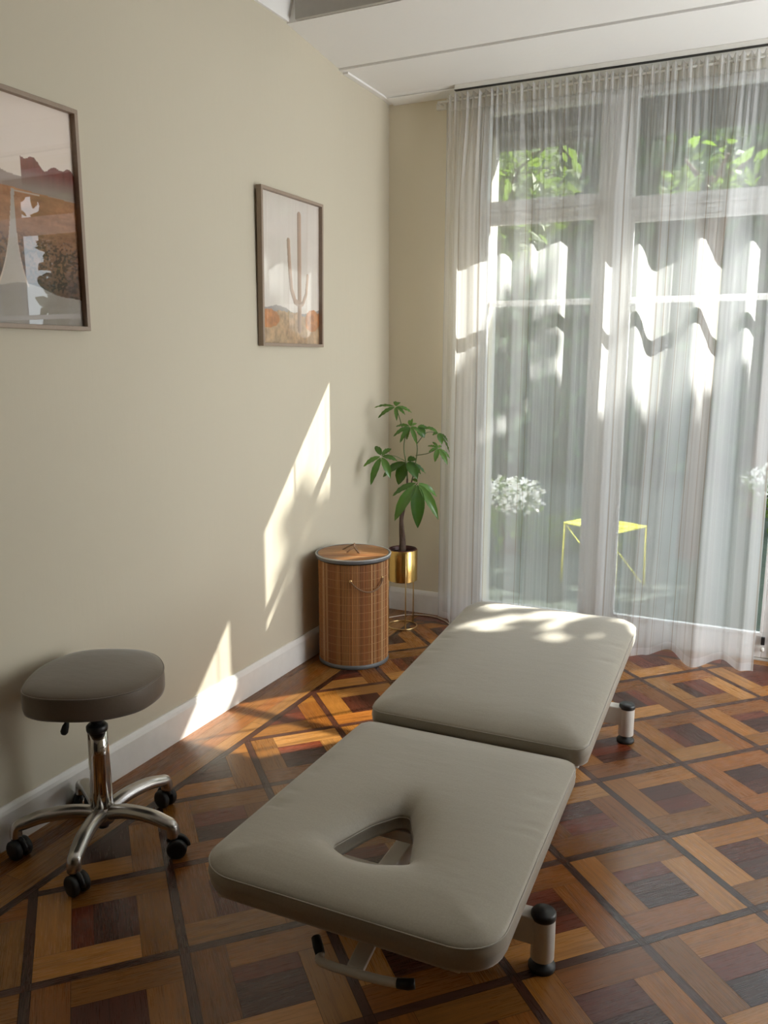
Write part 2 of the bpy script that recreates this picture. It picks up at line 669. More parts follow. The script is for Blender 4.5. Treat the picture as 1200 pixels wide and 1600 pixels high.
    verts += [(x0, y0, -0.0015), (x1, y0, -0.0015), (x1, y1, -0.0015), (x0, y1, -0.0015), (x0, y0, -0.15), (x1, y0, -0.15), (x1, y1, -0.15), (x0, y1, -0.15)]
    for f in ((0, 1, 2, 3), (7, 6, 5, 4), (0, 4, 5, 1), (1, 5, 6, 2), (2, 6, 7, 3), (3, 7, 4, 0)):
        faces.append(tuple(b + i for i in f))
        uv += [(0, 0)] * 4
        col += [(0, 0, 0, 1)] * 4
        mi.append(1)
    me = bpy.data.meshes.new('floor')
    me.from_pydata(verts, [], faces)
    ul = me.uv_layers.new(name='UVMap')
    ul.data.foreach_set('uv', np.asarray(uv, dtype=np.float32).ravel())
    add_attr(me, 'wood', col)
    o = finish('floor', me, ['floor', 'gap'])
    me.polygons.foreach_set('material_index', mi)
    struct(o)


build_floor()

# ---- walls
bm = bmesh.new()
box(bm, -0.15, 0.0, ROOM_Y - 0.15, 0.30, -0.0, 3.35)
struct(link('wall_left', bm, 'wall'))

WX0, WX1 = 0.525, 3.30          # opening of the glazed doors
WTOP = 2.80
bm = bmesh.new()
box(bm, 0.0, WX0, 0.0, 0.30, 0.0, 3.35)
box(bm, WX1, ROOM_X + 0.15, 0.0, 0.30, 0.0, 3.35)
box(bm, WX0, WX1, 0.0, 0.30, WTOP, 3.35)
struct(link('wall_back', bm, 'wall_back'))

bm = bmesh.new()
box(bm, -0.15, ROOM_X + 0.15, ROOM_Y - 0.15, ROOM_Y, 0.0, 3.35)
struct(link('wall_front', bm, simple('unseen_wall_bounce_cut', (0.10, 0.085, 0.07), 0.8)))  # unseen wall, made dark to cut bounce onto the cushion front

RY0, RY1, RZ0, RZ1 = -1.85, -0.12, 0.25, 2.55       # unseen side window, added to let in more light
bm = bmesh.new()
box(bm, ROOM_X, ROOM_X + 0.15, ROOM_Y, RY0, 0, 3.35)
box(bm, ROOM_X, ROOM_X + 0.15, RY1, 0.0, 0, 3.35)
box(bm, ROOM_X, ROOM_X + 0.15, RY0, RY1, 0, RZ0)
box(bm, ROOM_X, ROOM_X + 0.15, RY0, RY1, RZ1, 3.35)
struct(link('wall_right', bm, 'wall'))
bm = bmesh.new()
for (a, b, c, d) in ((RY0, RY0 + .06, RZ0, RZ1), (RY1 - .06, RY1, RZ0, RZ1), (RY0 + .06, RY1 - .06, RZ0, RZ0 + .06), (RY0 + .06, RY1 - .06, RZ1 - .06, RZ1), ((RY0 + RY1) / 2 - .04, (RY0 + RY1) / 2 + .04, RZ0 + .06, RZ1 - .06)):
    box(bm, ROOM_X + .04, ROOM_X + .10, a, b, c, d)
w4 = struct(link('added_window', bm, 'door', bevel=0.004))  # frame of the added window, never in view

# ---- ceiling: flat strip at the window, slightly rising bay, beam face, main ceiling
bm = bmesh.new()
sec = [(-0.575, H), (-0.13, H), (-0.05, H - 0.012), (0.0, H - 0.014), (0.0, 3.35), (-0.575, 3.35)]
prism(bm, sec, 0.0, ROOM_X, 'x')
prism(bm, [(-0.585, H + 0.012), (-0.575, H + 0.012), (-0.575, 3.35), (-0.585, 3.35)], 0.0, ROOM_X, 'x')
prism(bm, [(BEAM_Y, 2.931), (-0.581, 2.886), (-0.581, 3.35), (BEAM_Y, 3.35)], 0.0, ROOM_X, 'x')
box(bm, -0.0, ROOM_X, ROOM_Y, BEAM_Y, 3.18, 3.35)
struct(link('ceiling', bm, 'ceiling'))
# beam face, shade of its backlit side put into the colour
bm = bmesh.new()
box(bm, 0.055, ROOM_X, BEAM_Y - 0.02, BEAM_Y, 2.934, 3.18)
struct(link('trim_1', bm, simple('beam_face_shade', (0.42, 0.40, 0.36), 0.7)))
# coved cornice on the left wall in front of the beam
bm = bmesh.new()
prism(bm, [(0.0, 2.937), (0.012, 2.937), (0.058, 3.10), (0.075, 3.18), (0.0, 3.18)], ROOM_Y, BEAM_Y, 'y')
struct(link('trim_2', bm, 'ceiling'))
# thin raised border lines of the ceiling panel and the strip along the left wall
bm = bmesh.new()
box(bm, 0.0, ROOM_X, -0.574, -0.545, H - 0.004, H)
box(bm, 0.0, 0.03, -0.535, -0.002, H - 0.010, H)
struct(link('trim_3', bm, 'ceiling', bevel=0.003))
bm = bmesh.new()
prism(bm, [(-0.098, H - 0.013), (-0.006, H - 0.022), (0.0, H - 0.022), (0.0, H - 0.008), (-0.098, H - 0.008)], 0.03, ROOM_X, 'x')
struct(link('trim_4', bm, 'ceiling'))

# ---- baseboards
bp = [(0.0, 0.0), (0.016, 0.0), (0.016, 0.112), (0.012, 0.124), (0.006, 0.136), (0.0, 0.136)]
bm = bmesh.new()
prism(bm, bp, ROOM_Y, 0.0, 'y')
struct(link('baseboard_left', bm, 'trim'))
bm = bmesh.new()
prism(bm, [(-p[0], p[1]) for p in bp], 0.016, WX0, 'x')
struct(link('baseboard_back', bm, 'trim'))

# ---- glazed doors with transoms (three bays, the third one hangs past the frame)
FY0, FY1 = 0.0, 0.075
def bay(xa, xb, name_d, name_w, zsill, ztr, muntin=1.79):
    # door leaf: stiles, rails, muntin
    st = 0.045
    bm = bmesh.new()
    box(bm, xa, xa + st, FY0 + .008, FY1, 0.012, ztr)
    box(bm, xb - st, xb, FY0 + .008, FY1, 0.012, ztr)
    box(bm, xa + st, xb - st, FY0 + .008, FY1, 0.012, zsill)
    box(bm, xa + st, xb - st, FY0 + .008, FY1, ztr - 0.05, ztr)
    box(bm, xa + st, xb - st, FY0 + .018, FY1 - .012, muntin - .015, muntin + .015)
    d = struct(link(name_d, bm, 'door', bevel=0.004))
    # glazing beads
    bm = bmesh.new()
    for (a, b, c, e) in ((xa + st, xb - st, zsill, zsill + .018), (xa + st, xb - st, ztr - .068, ztr - .05), (xa + st, xa + st + .014, zsill + .018, ztr - .068), (xb - st - .014, xb - st, zsill + .018, ztr - .068)):
        box(bm, a, b, FY0 + .002, FY0 + .03, c, e)
    link('glazing_bead', bm, 'door', d, bevel=0.003)
    bm = bmesh.new()
    box(bm, xa + st - .005, xb - st + .005, FY0 + .040, FY0 + .046, zsill - .005, ztr - .045)
    link('glass_pane', bm, 'glass', d)
    # transom light
    z0, z1 = ztr + 0.006, WTOP - 0.005
    fr = 0.04
    bm = bmesh.new()
    box(bm, xa, xa + st, FY0 + .008, FY1, z0, z1)
    box(bm, xb - st, xb, FY0 + .008, FY1, z0, z1)
    box(bm, xa + st, xb - st, FY0 + .008, FY1, z0, z0 + fr + .01)
    box(bm, xa + st, xb - st, FY0 + .008, FY1, z1 - fr, z1)
    box(bm, xa + st, xb - st, FY0 - .004, FY0 + .03, z0 - .004, z0 + .014)
    tw = struct(link(name_w, bm, 'door', bevel=0.004))
    bm = bmesh.new()
    box(bm, xa + st - .005, xb - st + .005, FY0 + .040, FY0 + .046, z0 + .02, z1 - .02)
    link('glass_pane', bm, 'glass', tw)
    return d


bay(0.531, 1.205, 'door_1', 'window_1', 0.105, 2.262)
bay(1.285, 2.125, 'door_2', 'window_2', 0.125, 2.232)
d3 = bay(2.185, 3.295, 'door_3', 'window_3', 0.115, 2.42)
bm = bmesh.new()
box(bm, 1.207, 1.283, FY0 - .012, FY1, 0.012, WTOP - .005)
struct(link('trim_5', bm, 'door', bevel=0.006))
bm = bmesh.new()
box(bm, 2.127, 2.183, FY0 - .012, FY1, 0.012, WTOP - .005)
struct(link('trim_6', bm, 'door', bevel=0.006))
bm = bmesh.new()
box(bm, WX0 + .001, WX1 - .001, 0.002, 0.33, -0.02, 0.010)
struct(link('trim_7', bm, 'stone', bevel=0.004))
# small black bolt low on the right-hand door frame
bm = bmesh.new()
box(bm, 2.075, 2.093, -0.014, 0.004, 0.085, 0.125)
lb = link('door_bolt', bm, 'black', bevel=0.003)
tag(lb, 'small black bolt low on the white door frame right of the sheer curtain', 'bolt')
bm = bmesh.new()
lathe(bm, [(0.007, 0), (0.009, 0.004), (0.009, 0.018), (0.005, 0.024)], (2.084, -0.014, 0.052), 16)
kb = link('bolt_knob', bm, 'clear', lb, True)


# ================================================================== OUTSIDE
GZ = -0.22
bm = bmesh.new()
box(bm, -8, 14, 0.31, 16, GZ - .2, GZ)
struct(link('ground', bm, 'grass'))
bm = bmesh.new()
box(bm, -3.0, WX0 - .004, 0.301, 0.36, GZ, 4.6)
box(bm, WX1 + .004, 7.0, 0.301, 0.36, GZ, 4.6)
box(bm, WX0 - .004, WX1 + .004, 0.301, 0.36, 2.80, 4.6)
struct(link('wall_outside', bm, 'plaster'))
bm = bmesh.new()
box(bm, WX0 + .001, WX1 - .001, 0.20, 0.36, 2.70, 2.799)
struct(link('trim_8', bm, 'awning'))
bm = bmesh.new()
prism(bm, [(0.361, 2.662), (0.40, 2.652), (0.42, 2.67), (0.42, 2.86), (0.361, 2.90)], -1.0, 2.72, 'x')
ab = link('awning_box', bm, 'awning', bevel=0.008)
tag(ab, 'long grey awning box fixed outside above the glazed doors', 'awning')
bm = bmesh.new()
box(bm, -0.9, 2.7, 0.361, 0.41, 2.905, 4.4)
ab2 = link('roof_slab', bm, 'plaster')
struct(ab2)


def leaf_cloud(name, mat, centers, size, parent=None, thing_tag=None, updown=0.5, aspect=0.45, normal_bias=None):
    """many small folded leaves as one mesh; centers Nx3, size (lo,hi)"""
    n = len(centers)
    L = rng.uniform(size[0], size[1], n)[:, None]
    d = rng.normal(size=(n, 3))
    d[:, 2] -= updown
    d /= np.linalg.norm(d, axis=1)[:, None]
    q = rng.normal(size=(n, 3))
    if normal_bias is not None:
        nn = np.asarray(normal_bias)[None] + 0.45 * rng.normal(size=(n, 3))
        d = d - nn * (d * nn).sum(1)[:, None] / (nn * nn).sum(1)[:, None]
        d /= np.linalg.norm(d, axis=1)[:, None]
        q = np.cross(nn, d)
        sd = q / np.linalg.norm(q, axis=1)[:, None]
    else:
        sd = np.cross(d, q)
        sd /= np.linalg.norm(sd, axis=1)[:, None]
    nm = np.cross(d, sd)
    W = L * aspect * 0.5
    c = np.asarray(centers)
    p0 = c - d * L * .5
    p1 = c - d * L * .12 + sd * W + nm * L * .06
    p2 = c + d * L * .22 + sd * W * .8 + nm * L * .04
    p3 = c + d * L * .5 - nm * L * .08
    p4 = c + d * L * .22 - sd * W * .8 + nm * L * .04
    p5 = c - d * L * .12 - sd * W + nm * L * .06
    m1 = c + d * L * .05 - nm * L * .02
    V = np.stack([p0, p1, p2, p3, p4, p5, m1], 1).reshape(-1, 3)
    base = (np.arange(n) * 7)[:, None]
    Fc = np.concatenate([base + [0, 1, 6, 5], base + [1, 2, 3, 6], base + [6, 3, 4, 5]], 1).reshape(-1, 4)
    me = bpy.data.meshes.new(name)
    me.from_pydata(V.tolist(), [], Fc.tolist())
    tn = np.repeat(rng.uniform(0, 1, n), 12)
    add_attr(me, 'tint', np.stack([tn, tn, tn, np.ones_like(tn)], 1))
    return finish(name, me, mat, parent)


def blob(n, c, r, shell=0.55):
    d = rng.normal(size=(n, 3))
    d /= np.linalg.norm(d, axis=1)[:, None]
    rad = rng.uniform(shell, 1.0, n)[:, None]
    return np.asarray(c) + d * rad * np.asarray(r)


# hedge across the garden
hd = thing('garden_hedge', 'tall dark green hedge across the back of the garden', 'hedge', (0, 0, 0))
pts = np.stack([rng.uniform(-5, 10, 14000), 7.4 + rng.uniform(-0.45, 0.40, 14000), rng.uniform(GZ, 6.0, 14000)], 1)
leaf_cloud('foliage', 'hedge', pts, (0.16, 0.32), hd)
bm = bmesh.new()
for k in range(15):
    x = -4.6 + k * 0.98
    tube(bm, [(x, 7.45, GZ - .05), (x + .05, 7.42, 2.0), (x - .04, 7.48, 5.2)], [0.05, 0.04, 0.02], 8)
box(bm, -5, 10, 7.7, 7.85, GZ - .05, 5.7)
link('stem', bm, simple('hedge_stems', (0.03, 0.035, 0.02), 0.9), hd)


def tree(label, x, y, z, r, n, mat='tree', size=(0.10, 0.2), group='garden trees'):
    t = thing('garden_tree', label, 'tree', (x, y, GZ), group)
    c = []
    K = 9
    for k in range(K):
        a = 2 * PI * k / K
        c.append(blob(n // K, (r * .55 * math.cos(a), r * .55 * math.sin(a), z - GZ + random.uniform(-.5, .5) * r), (r * .55, r * .55, r * .5), .2))
    leaf_cloud('foliage', mat, np.concatenate(c), size, t)
    bm = bmesh.new()
    tube(bm, smooth_path([(0, 0, -.05), (0.04, 0.02, (z - GZ) * .5), (-.02, 0, z - GZ)]), [0.10 - 0.004 * i for i in range(17)], 10)
    for k in range(5):
        a = k * 1.3
        tube(bm, [(0, 0, (z - GZ) * (.55 + .07 * k)), (r * .4 * math.cos(a), r * .4 * math.sin(a), z - GZ), (r * .75 * math.cos(a), r * .75 * math.sin(a), z - GZ + .3 * r)], [0.04, 0.025, 0.01], 8)
    link('trunk', bm, 'bark', t)
    return t


tree('sunlit yellow-green tree seen through the left transom pane', -0.75, 3.6, 3.25, 0.95, 1500, 'olive')
tree('dark leafy tree seen through the right transom pane', 1.9, 5.4, 3.9, 1.15, 2000, 'hedge')
tree('slim tree with bright lime leaves behind the corner of the right transom pane', 1.42, 3.1, 2.95, 0.36, 90, 'tree', (0.12, 0.2))

# shrubs and the low yellow table near the doors
def shrub(label, x, y, h, r, n1, n2, group='white flowering shrubs'):
    t = thing('flowering_shrub', label, 'shrub', (x, y, GZ), group)
    leaf_cloud('foliage', 'tree', blob(n1, (0, 0, h * .5), (r, r, h * .5), .3), (0.04, 0.09), t)
    leaf_cloud('blossom', 'petal', blob(n2, (0, 0, h * .72), (r * .9, r * .8, h * .25), .6), (0.03, 0.06), t, aspect=.9)
    bm = bmesh.new()
    for k in range(6):
        a = k * 1.05
        tube(bm, [(0.02 * math.cos(a), 0.02 * math.sin(a), -.04), (r * .5 * math.cos(a), r * .5 * math.sin(a), h * .7)], [0.012, 0.006], 6)
    link('stem', bm, 'bark', t)
    return t


shrub('white flowering shrub outside behind the left end of the sheer curtain', -0.02, 2.6, 0.72, 0.36, 420, 420)
shrub('white flowering shrub far across the lawn near the right edge of the curtain', 2.15, 4.4, 0.75, 0.45, 380, 300)
sh = thing('garden_shrub', 'low bright green shrub on the lawn beside the yellow table', 'shrub', (0.55, 3.0, GZ))
leaf_cloud('foliage', 'tree', blob(500, (0, 0, .16), (.45, .4, .2), .2), (0.05, 0.11), sh)
bm = bmesh.new()
for k in range(5):
    a = k * 1.25
    tube(bm, [(0, 0, -.04), (.2 * math.cos(a), .2 * math.sin(a), .2)], [0.01, 0.005], 6)
link('stem', bm, 'bark', sh)

yt = thing('side_table', 'low yellow rectangular side table with thin crossed legs on the lawn', 'table', (0.92, 1.95, GZ))
TZ = 0.25 - GZ
ang = math.radians(-25)
def rot2(x, y, a=ang):
    return (x * math.cos(a) - y * math.sin(a), x * math.sin(a) + y * math.cos(a))
bm = bmesh.new()
hw, hd_ = 0.25, 0.19
prism(bm, [rot2(-hw, -hd_), rot2(hw, -hd_), rot2(hw, hd_), rot2(-hw, hd_)], TZ - .014, TZ, 'z')
link('tabletop', bm, 'yellow', yt, bevel=.004)
for sx, sy in ((-1, -1), (1, -1), (1, 1), (-1, 1)):
    bm = bmesh.new()
    p = rot2(sx * hw * .96, sy * hd_ * .95)
    tube(bm, [(p[0], p[1], TZ - .01), (p[0] * 1.04, p[1] * 1.04, -.02)], .008, 8)
    link('leg', bm, 'yellow', yt, True)
for s_ in (-1, 1):
    bm = bmesh.new()
    p = rot2(-hw * .94, s_ * hd_ * .90)
    q = rot2(hw * .94, s_ * hd_ * .90)
    tube(bm, [(p[0], p[1], TZ - .02), (q[0], q[1], 0.02)], .006, 8)
    link('brace', bm, 'yellow', yt, True)

# the tree whose crown shades the lower part of the doors (sun comes over it)
SD = -SUN_DIR
def shade_points():
    P, Q = [], []
    def put(L, x0, z0, t):
        L.append((x0 + SD.x * t, SD.y * t, z0 + SD.z * t))
    # dense lower crown
    for _ in range(7600):
        x0, z0 = random.uniform(0.0, 3.7), random.uniform(-2.7, 1.40)
        lim = 1.20 - 0.16 * max(0, 1 - abs(x0 - 0.8) / 0.35) + 0.10 * math.sin(x0 * 5.1) + 0.06 * math.sin(x0 * 13.0)
        if z0 > lim and random.random() < 0.75:
            continue
        if 0.90 < x0 < 1.06 and 0.95 < z0 < 1.34 and random.random() < 0.8:
            continue
        put(P, x0, z0, random.uniform(6.0, 8.6))
    # loose sprays reaching up into the light
    for cx, cz, n, rr in SPRAYS:
        for _ in range(n):
            put(P, cx + random.gauss(0, rr), cz + random.gauss(0, rr * 1.2), random.uniform(6.0, 8.4))
    # right-hand side of the crown, thick but with gaps the sun falls through
    for _ in range(1900):
        x0, z0 = random.uniform(2.10, 3.6), random.uniform(1.3, 2.45)
        if any(((x0 - gx) / rx) ** 2 + ((z0 - gz) / rz) ** 2 < 1 for gx, gz, rx, rz in GAPS):
            continue
        put(Q, x0, z0, random.uniform(2.4, 3.4))
    return np.array(P), np.array(Q)
SPRAYS = [(0.60, 1.38, 9, .07), (0.78, 1.66, 4, .05), (0.90, 1.88, 7, .05), (0.88, 1.34, 6, .07), (0.70, 1.50, 3, .05),
          (0.95, 1.60, 3, .05), (1.9, 1.30, 8, .07)]
GAPS = [(2.30, 1.99, .11, .085), (2.44, 2.20, .07, .13), (2.50, 2.02, .065, .16), (2.61, 2.03, .055, .15), (2.54, 2.25, .06, .055), (2.66, 2.16, .055, .055),
        (2.75, 2.26, .07, .05), (2.81, 2.18, .055, .055), (2.83, 2.01, .055, .08), (2.72, 1.98, .05, .07), (2.60, 1.80, .06, .06)]
stt = thing('shade_tree', 'broad tree standing outside to the right of the glazed doors', 'tree', (0, 0, 0))
pp, pq = shade_points()
leaf_cloud('foliage', 'hedge', pp, (0.15, 0.26), stt, aspect=.6, normal_bias=tuple(SD))
leaf_cloud('foliage', 'hedge', pq, (0.08, 0.14), stt, aspect=.6, normal_bias=tuple(SD))
bm = bmesh.new()
tube(bm, smooth_path([(6.6, 5.0, GZ - .05), (6.55, 4.95, 2.0), (6.4, 4.8, 4.6)]), [0.2 - .005 * i for i in range(17)], 12)
for k, (x, y, z) in enumerate(((4.9, 4.2, 4.4), (5.4, 4.4, 5.2), (7.4, 4.6, 5.0), (6.2, 4.4, 5.4), (5.6, 3.4, 5.6))):
    tube(bm, smooth_path([(6.5, 4.9, 2.2 + .3 * k), (6.5 + (x - 6.5) * .5, 4.6, 4.0), (x, y, z)], 5), [0.07 - .005 * i for i in range(11)], 8)
link('trunk', bm, 'bark', stt)


# ================================================================== CURTAIN
def build_curtain():
    X0, X1 = 0.372, 2.035
    knots = [(.372, -.07), (.43, -.09), (.50, -.17), (.60, -.13), (.70, -.09), (.76, -.13), (.83, -.045), (.875, -.085), (.985, -.045), (1.10, -.115), (1.19, -.075), (1.28, -.155), (1.375, -.05),
             (1.47, -.185), (1.56, -.15), (1.665, -.035), (1.79, -.185), (1.90, -.065), (1.98, -.155), (2.035, -.12)]
    kx = np.array([k[0] for k in knots])
    ky = np.array([k[1] for k in knots])
    def mid(x):
        i = np.clip(np.searchsorted(kx, x) - 1, 0, len(kx) - 2)
        t = (x - kx[i]) / (kx[i + 1] - kx[i])
        t = t * t * (3 - 2 * t)
        return ky[i] + (ky[i + 1] - ky[i]) * t
    NX, NZ = 620, 64
    xs = np.linspace(X0, X1, NX)
    ztop, zbot = 2.852, 0.008
    vs = np.linspace(0, 1, NZ) ** 0.9
    base = mid(xs)
    # tight gathers at the heading
    ph = np.cumsum(rng.uniform(.5, 1.5, NX))
    ph = ph / ph[-1]
    gath = 0.016 * np.sin(ph * 2 * PI * 52) + 0.008 * np.sin(ph * 2 * PI * 23 + 1)
    small = 0.0018 * np.sin(ph * 2 * PI * 38 + .6) + 0.0008 * np.sin(ph * 2 * PI * 71)
    V = np.zeros((NZ, NX, 3))
    for k, v in enumerate(vs):               # v=0 top, 1 bottom
        z = ztop + (zbot - ztop) * v
        a = min(1.0, v / 0.22)
        a = a * a * (3 - 2 * a)
        b = max(0.0, (v - .45) / .55)
        yb = base * (1 - .0 * b) + 0.35 * b * (base + .11)         # folds open downwards
        shift = -(0.015 + 0.06 * ((xs - X0) / (X1 - X0))) * b       # right side hangs further into the room
        y = (-0.095 + gath) * (1 - a) + (yb + small * (1 - .5 * b) + shift) * a
        dx = 0.010 * np.sin(xs * 9 + v * 2.0) * a - 0.010 * b * np.sin(xs * 5)
        zz = np.full(NX, z)
        if k == 0:
            zz = zz - 0.012 * (0.5 + 0.5 * np.sin(ph * 2 * PI * 52 + .5)) - 0.006
        if v > .97:
            zz = zz + 0.010 * (0.5 + .5 * np.sin(xs * 17))
        edge = np.clip((xs - X1 + .03) / .03, 0, 1) * 0.012 * v
        V[k, :, 0] = xs + dx
        V[k, :, 1] = np.minimum(y, -0.028) - edge
        V[k, :, 2] = zz
    # pinch of the rod pocket
    zr = 2.800
    pin = np.exp(-((V[:, :, 2] - zr) / .012) ** 2)
    V[:, :, 1] = V[:, :, 1] * (1 - .0 * pin)
    arc = np.concatenate([[0], np.cumsum(np.hypot(np.diff(xs), np.diff(base + small)))])
    me = bpy.data.meshes.new('sheer_curtain')
    idx = np.arange(NZ * NX).reshape(NZ, NX)
    F = np.stack([idx[:-1, :-1], idx[1:, :-1], idx[1:, 1:], idx[:-1, 1:]], -1).reshape(-1, 4)
    me.from_pydata(V.reshape(-1, 3).tolist(), [], F.tolist())
    uvv = np.stack([np.broadcast_to(arc, (NZ, NX)), V[:, :, 2]], -1).reshape(-1, 2)
    ul = me.uv_layers.new(name='UVMap')
    li = F.reshape(-1)
    ul.data.foreach_set('uv', uvv[li].astype(np.float32).ravel())
    o = finish('sheer_curtain', me, 'curtain', None, True)
    tag(o, 'floor-length sheer white striped curtain gathered on a rail before the glazed doors', 'curtain')
    return o


build_curtain()
cr = thing('curtain_rail', 'thin dark slotted curtain rail on the ceiling above the sheer curtain', 'curtain rail', (0.43, -0.118, 2.852))
bm = bmesh.new()
box(bm, 0, 2.6, -.010, .010, 0.004, H - 2.852 - .001)
link('rail_body', bm, 'clear', cr, bevel=.002)
bm = bmesh.new()
box(bm, 0, 2.6, -.011, .011, 0.0005, 0.004)
link('rail_slot', bm, 'dark_rail', cr)
rd = thing('curtain_rod', 'slim white curtain rod with a pale end bracket on the wall left of the curtain', 'curtain rod', (0.30, -0.095, 2.815))
bm = bmesh.new()
tube(bm, [(0.03, 0, 0), (2.4, 0, 0)], .006, 10)
link('rod', bm, 'clear', rd, True)
bm = bmesh.new()
box(bm, -0.012, 0.042, .070, .0945, -0.014, 0.016)
tube(bm, smooth_path([(0.03, .078, 0), (0.02, .03, .004), (0.032, 0, 0)], 5), .008, 8)
link('bracket', bm, 'clear', rd, bevel=.003)


# ================================================================== PICTURES
def fbm(X, Y, seed, sc, octv=4):
    r = np.random.default_rng(seed)
    out = np.zeros_like(X)
    amp = 1
    tot = 0
    for o in range(octv):
        n = 64
        g = r.uniform(0, 1, (n, n))
        x = X * sc * 2 ** o
        y = Y * sc * 2 ** o
        i = np.floor(x).astype(int)
        j = np.floor(y).astype(int)
        fx = x - i
        fy = y - j
        fx = fx * fx * (3 - 2 * fx)
        fy = fy * fy * (3 - 2 * fy)
        a = g[i % n, j % n]; b = g[(i + 1) % n, j % n]; c = g[i % n, (j + 1) % n]; d = g[(i + 1) % n, (j + 1) % n]
        out += amp * ((a * (1 - fx) + b * fx) * (1 - fy) + (c * (1 - fx) + d * fx) * fy)
        tot += amp
        amp *= .55
    return out / tot


def lin(c):
    c = np.asarray(c, float) / 255
    return np.where(c <= .04045, c / 12.92, ((c + .055) / 1.055) ** 2.4)


def art_road(X, Y):
    """X across 0..1 (left to right), Y up 0..1"""
    n = fbm(X, Y, 1, 9)
    nf = fbm(X, Y * 1.8, 2, 60, 3)
    C = np.zeros(X.shape + (3,))
    sky = lin((232, 220, 212))[None, None] * (0.94 + .1 * Y[..., None])
    C[:] = sky
    # distant ridge
    ridge = .665 + .012 * np.sin(X * 9) + .03 * np.exp(-((X - .3) / .2) ** 2) + .012 * (n - .5)
    m = Y < ridge
    C[m] = lin((158, 140, 132)) * (0.9 + .25 * n[m][:, None])
    # butte with vertical cliffs
    left = np.clip((X - .592) / .010, 0, 1)
    top = .735 + .018 * np.sin(X * 21 + .6) + .012 * np.sin(X * 47) + .02 * (n - .5) - .22 * np.clip(X - .86, 0, 1)
    m = (Y < top) & (Y > .60) & (left > .5)
    fade = np.clip((Y - .615) / .085, 0, 1)
    streak = fbm(X * 3, Y * .25, 5, 20, 3)
    red = lin((122, 66, 58))[None, None] * (.72 + .6 * streak[..., None])
    haze = lin((152, 138, 130))[None, None]
    cc = haze * (1 - fade[..., None]) + red * fade[..., None]
    C[m] = cc[m]
    # plain
    hz = .605 - .03 * (X - .5)
    m = Y < hz
    tpl = np.clip((hz - Y) / .45, 0, 1)
    near = lin((92, 62, 46))[None, None]
    far = lin((178, 128, 92))[None, None]
    cc = far * (1 - tpl[..., None]) + near * tpl[..., None]
    band = fbm(X * .8, Y * 5, 8, 7, 3)
    cc = cc * (0.55 + .8 * band[..., None] * (.6 + .8 * nf[..., None]))
    bush = np.clip((nf - .56 + .10 * tpl) / .06, 0, 1) * np.clip((tpl - .3) / .25, 0, 1)
    cc = cc * (1 - .68 * bush[..., None])
    C[m] = cc[m]
    m = (np.abs(Y - (.60 + .012 * (X - .42) * 0) + .01) < .004) & (X > .52) & (X < .72)
    C[m] = lin((190, 170, 155))
    # road
    d = np.clip((.60 - Y) / .44, 0, 1.4)
    half = .011 + .018 * d + .075 * d ** 3.2
    cx = .527 - .042 * d
    m = (np.abs(X - cx) < half) & (Y < .60)
    C[m] = lin((184, 176, 170)) * (.88 + .2 * n[m][:, None])
    m = (Y < .165 + .01 * np.sin(X * 14) + .035 * np.clip(.4 - np.abs(X - .50), 0, 1) - .16 * np.clip(X - .70, 0, 1))
    C[m] = lin((150, 142, 137)) * (.85 + .25 * n[m][:, None])
    m = (np.abs(X - cx) < half * 1.14) & (np.abs(X - cx) > half) & (Y < .5) & (Y > .17)
    C[m] = lin((206, 190, 178))
    return C


def art_cactus(X, Y):
    n = fbm(X, Y, 11, 8)
    nf = fbm(X, Y, 12, 26, 4)
    C = np.zeros(X.shape + (3,))
    C[:] = lin((240, 233, 228))[None, None] * (.95 + .06 * n[..., None])
    hill = .235 + .02 * np.sin(X * 7) + .03 * (n - .5)
    m = Y < hill
    C[m] = lin((168, 160, 158)) * (.85 + .3 * n[m][:, None])
    low = Y < .20 + .06 * (fbm(X, X * 0, 14, 10, 3) - .3)
    cc = lin((196, 164, 130))[None, None] * (.5 + 1.0 * nf[..., None])
    C[low] = cc[low]
    o = ((X - .88) ** 2 / .020 + (Y - .17) ** 2 / .006 < 1 + .9 * (nf - .5)) | ((X - .12) ** 2 / .03 + (Y - .17) ** 2 / .004 < 1 + .9 * (nf - .5))
    C[o] = (lin((205, 138, 84))[None, None] * (.5 + .9 * nf[..., None]))[o]
    # saguaro
    stem = lin((186, 158, 138))
    def limb(pts, r):
        best = np.full(X.shape, 9.)
        side = np.zeros(X.shape)
        A = 1.27
        for p, q in zip(pts, pts[1:]):
            px, py, qx, qy = p[0], p[1] * A, q[0], q[1] * A
            ex, ey = qx - px, qy - py
            t = np.clip(((X - px) * ex + (Y * A - py) * ey) / (ex * ex + ey * ey), 0, 1)
            dx, dy = X - px - t * ex, Y * A - py - t * ey
            dd = np.hypot(dx, dy)
            u = dd < best
            side = np.where(u, dx, side)
            best = np.minimum(best, dd)
        m = best < r
        C[m] = stem * (1.02 - .35 * np.clip(-side[m] / r, -1, 1))[:, None] * (.9 + .2 * n[m][:, None])
    limb([(.64, .10), (.64, .90)], .034)
    limb([(.64, .28), (.56, .30), (.50, .38), (.47, .55), (.455, .71)], .028)
    limb([(.64, .27), (.70, .29), (.76, .36), (.79, .49)], .022)
    return C


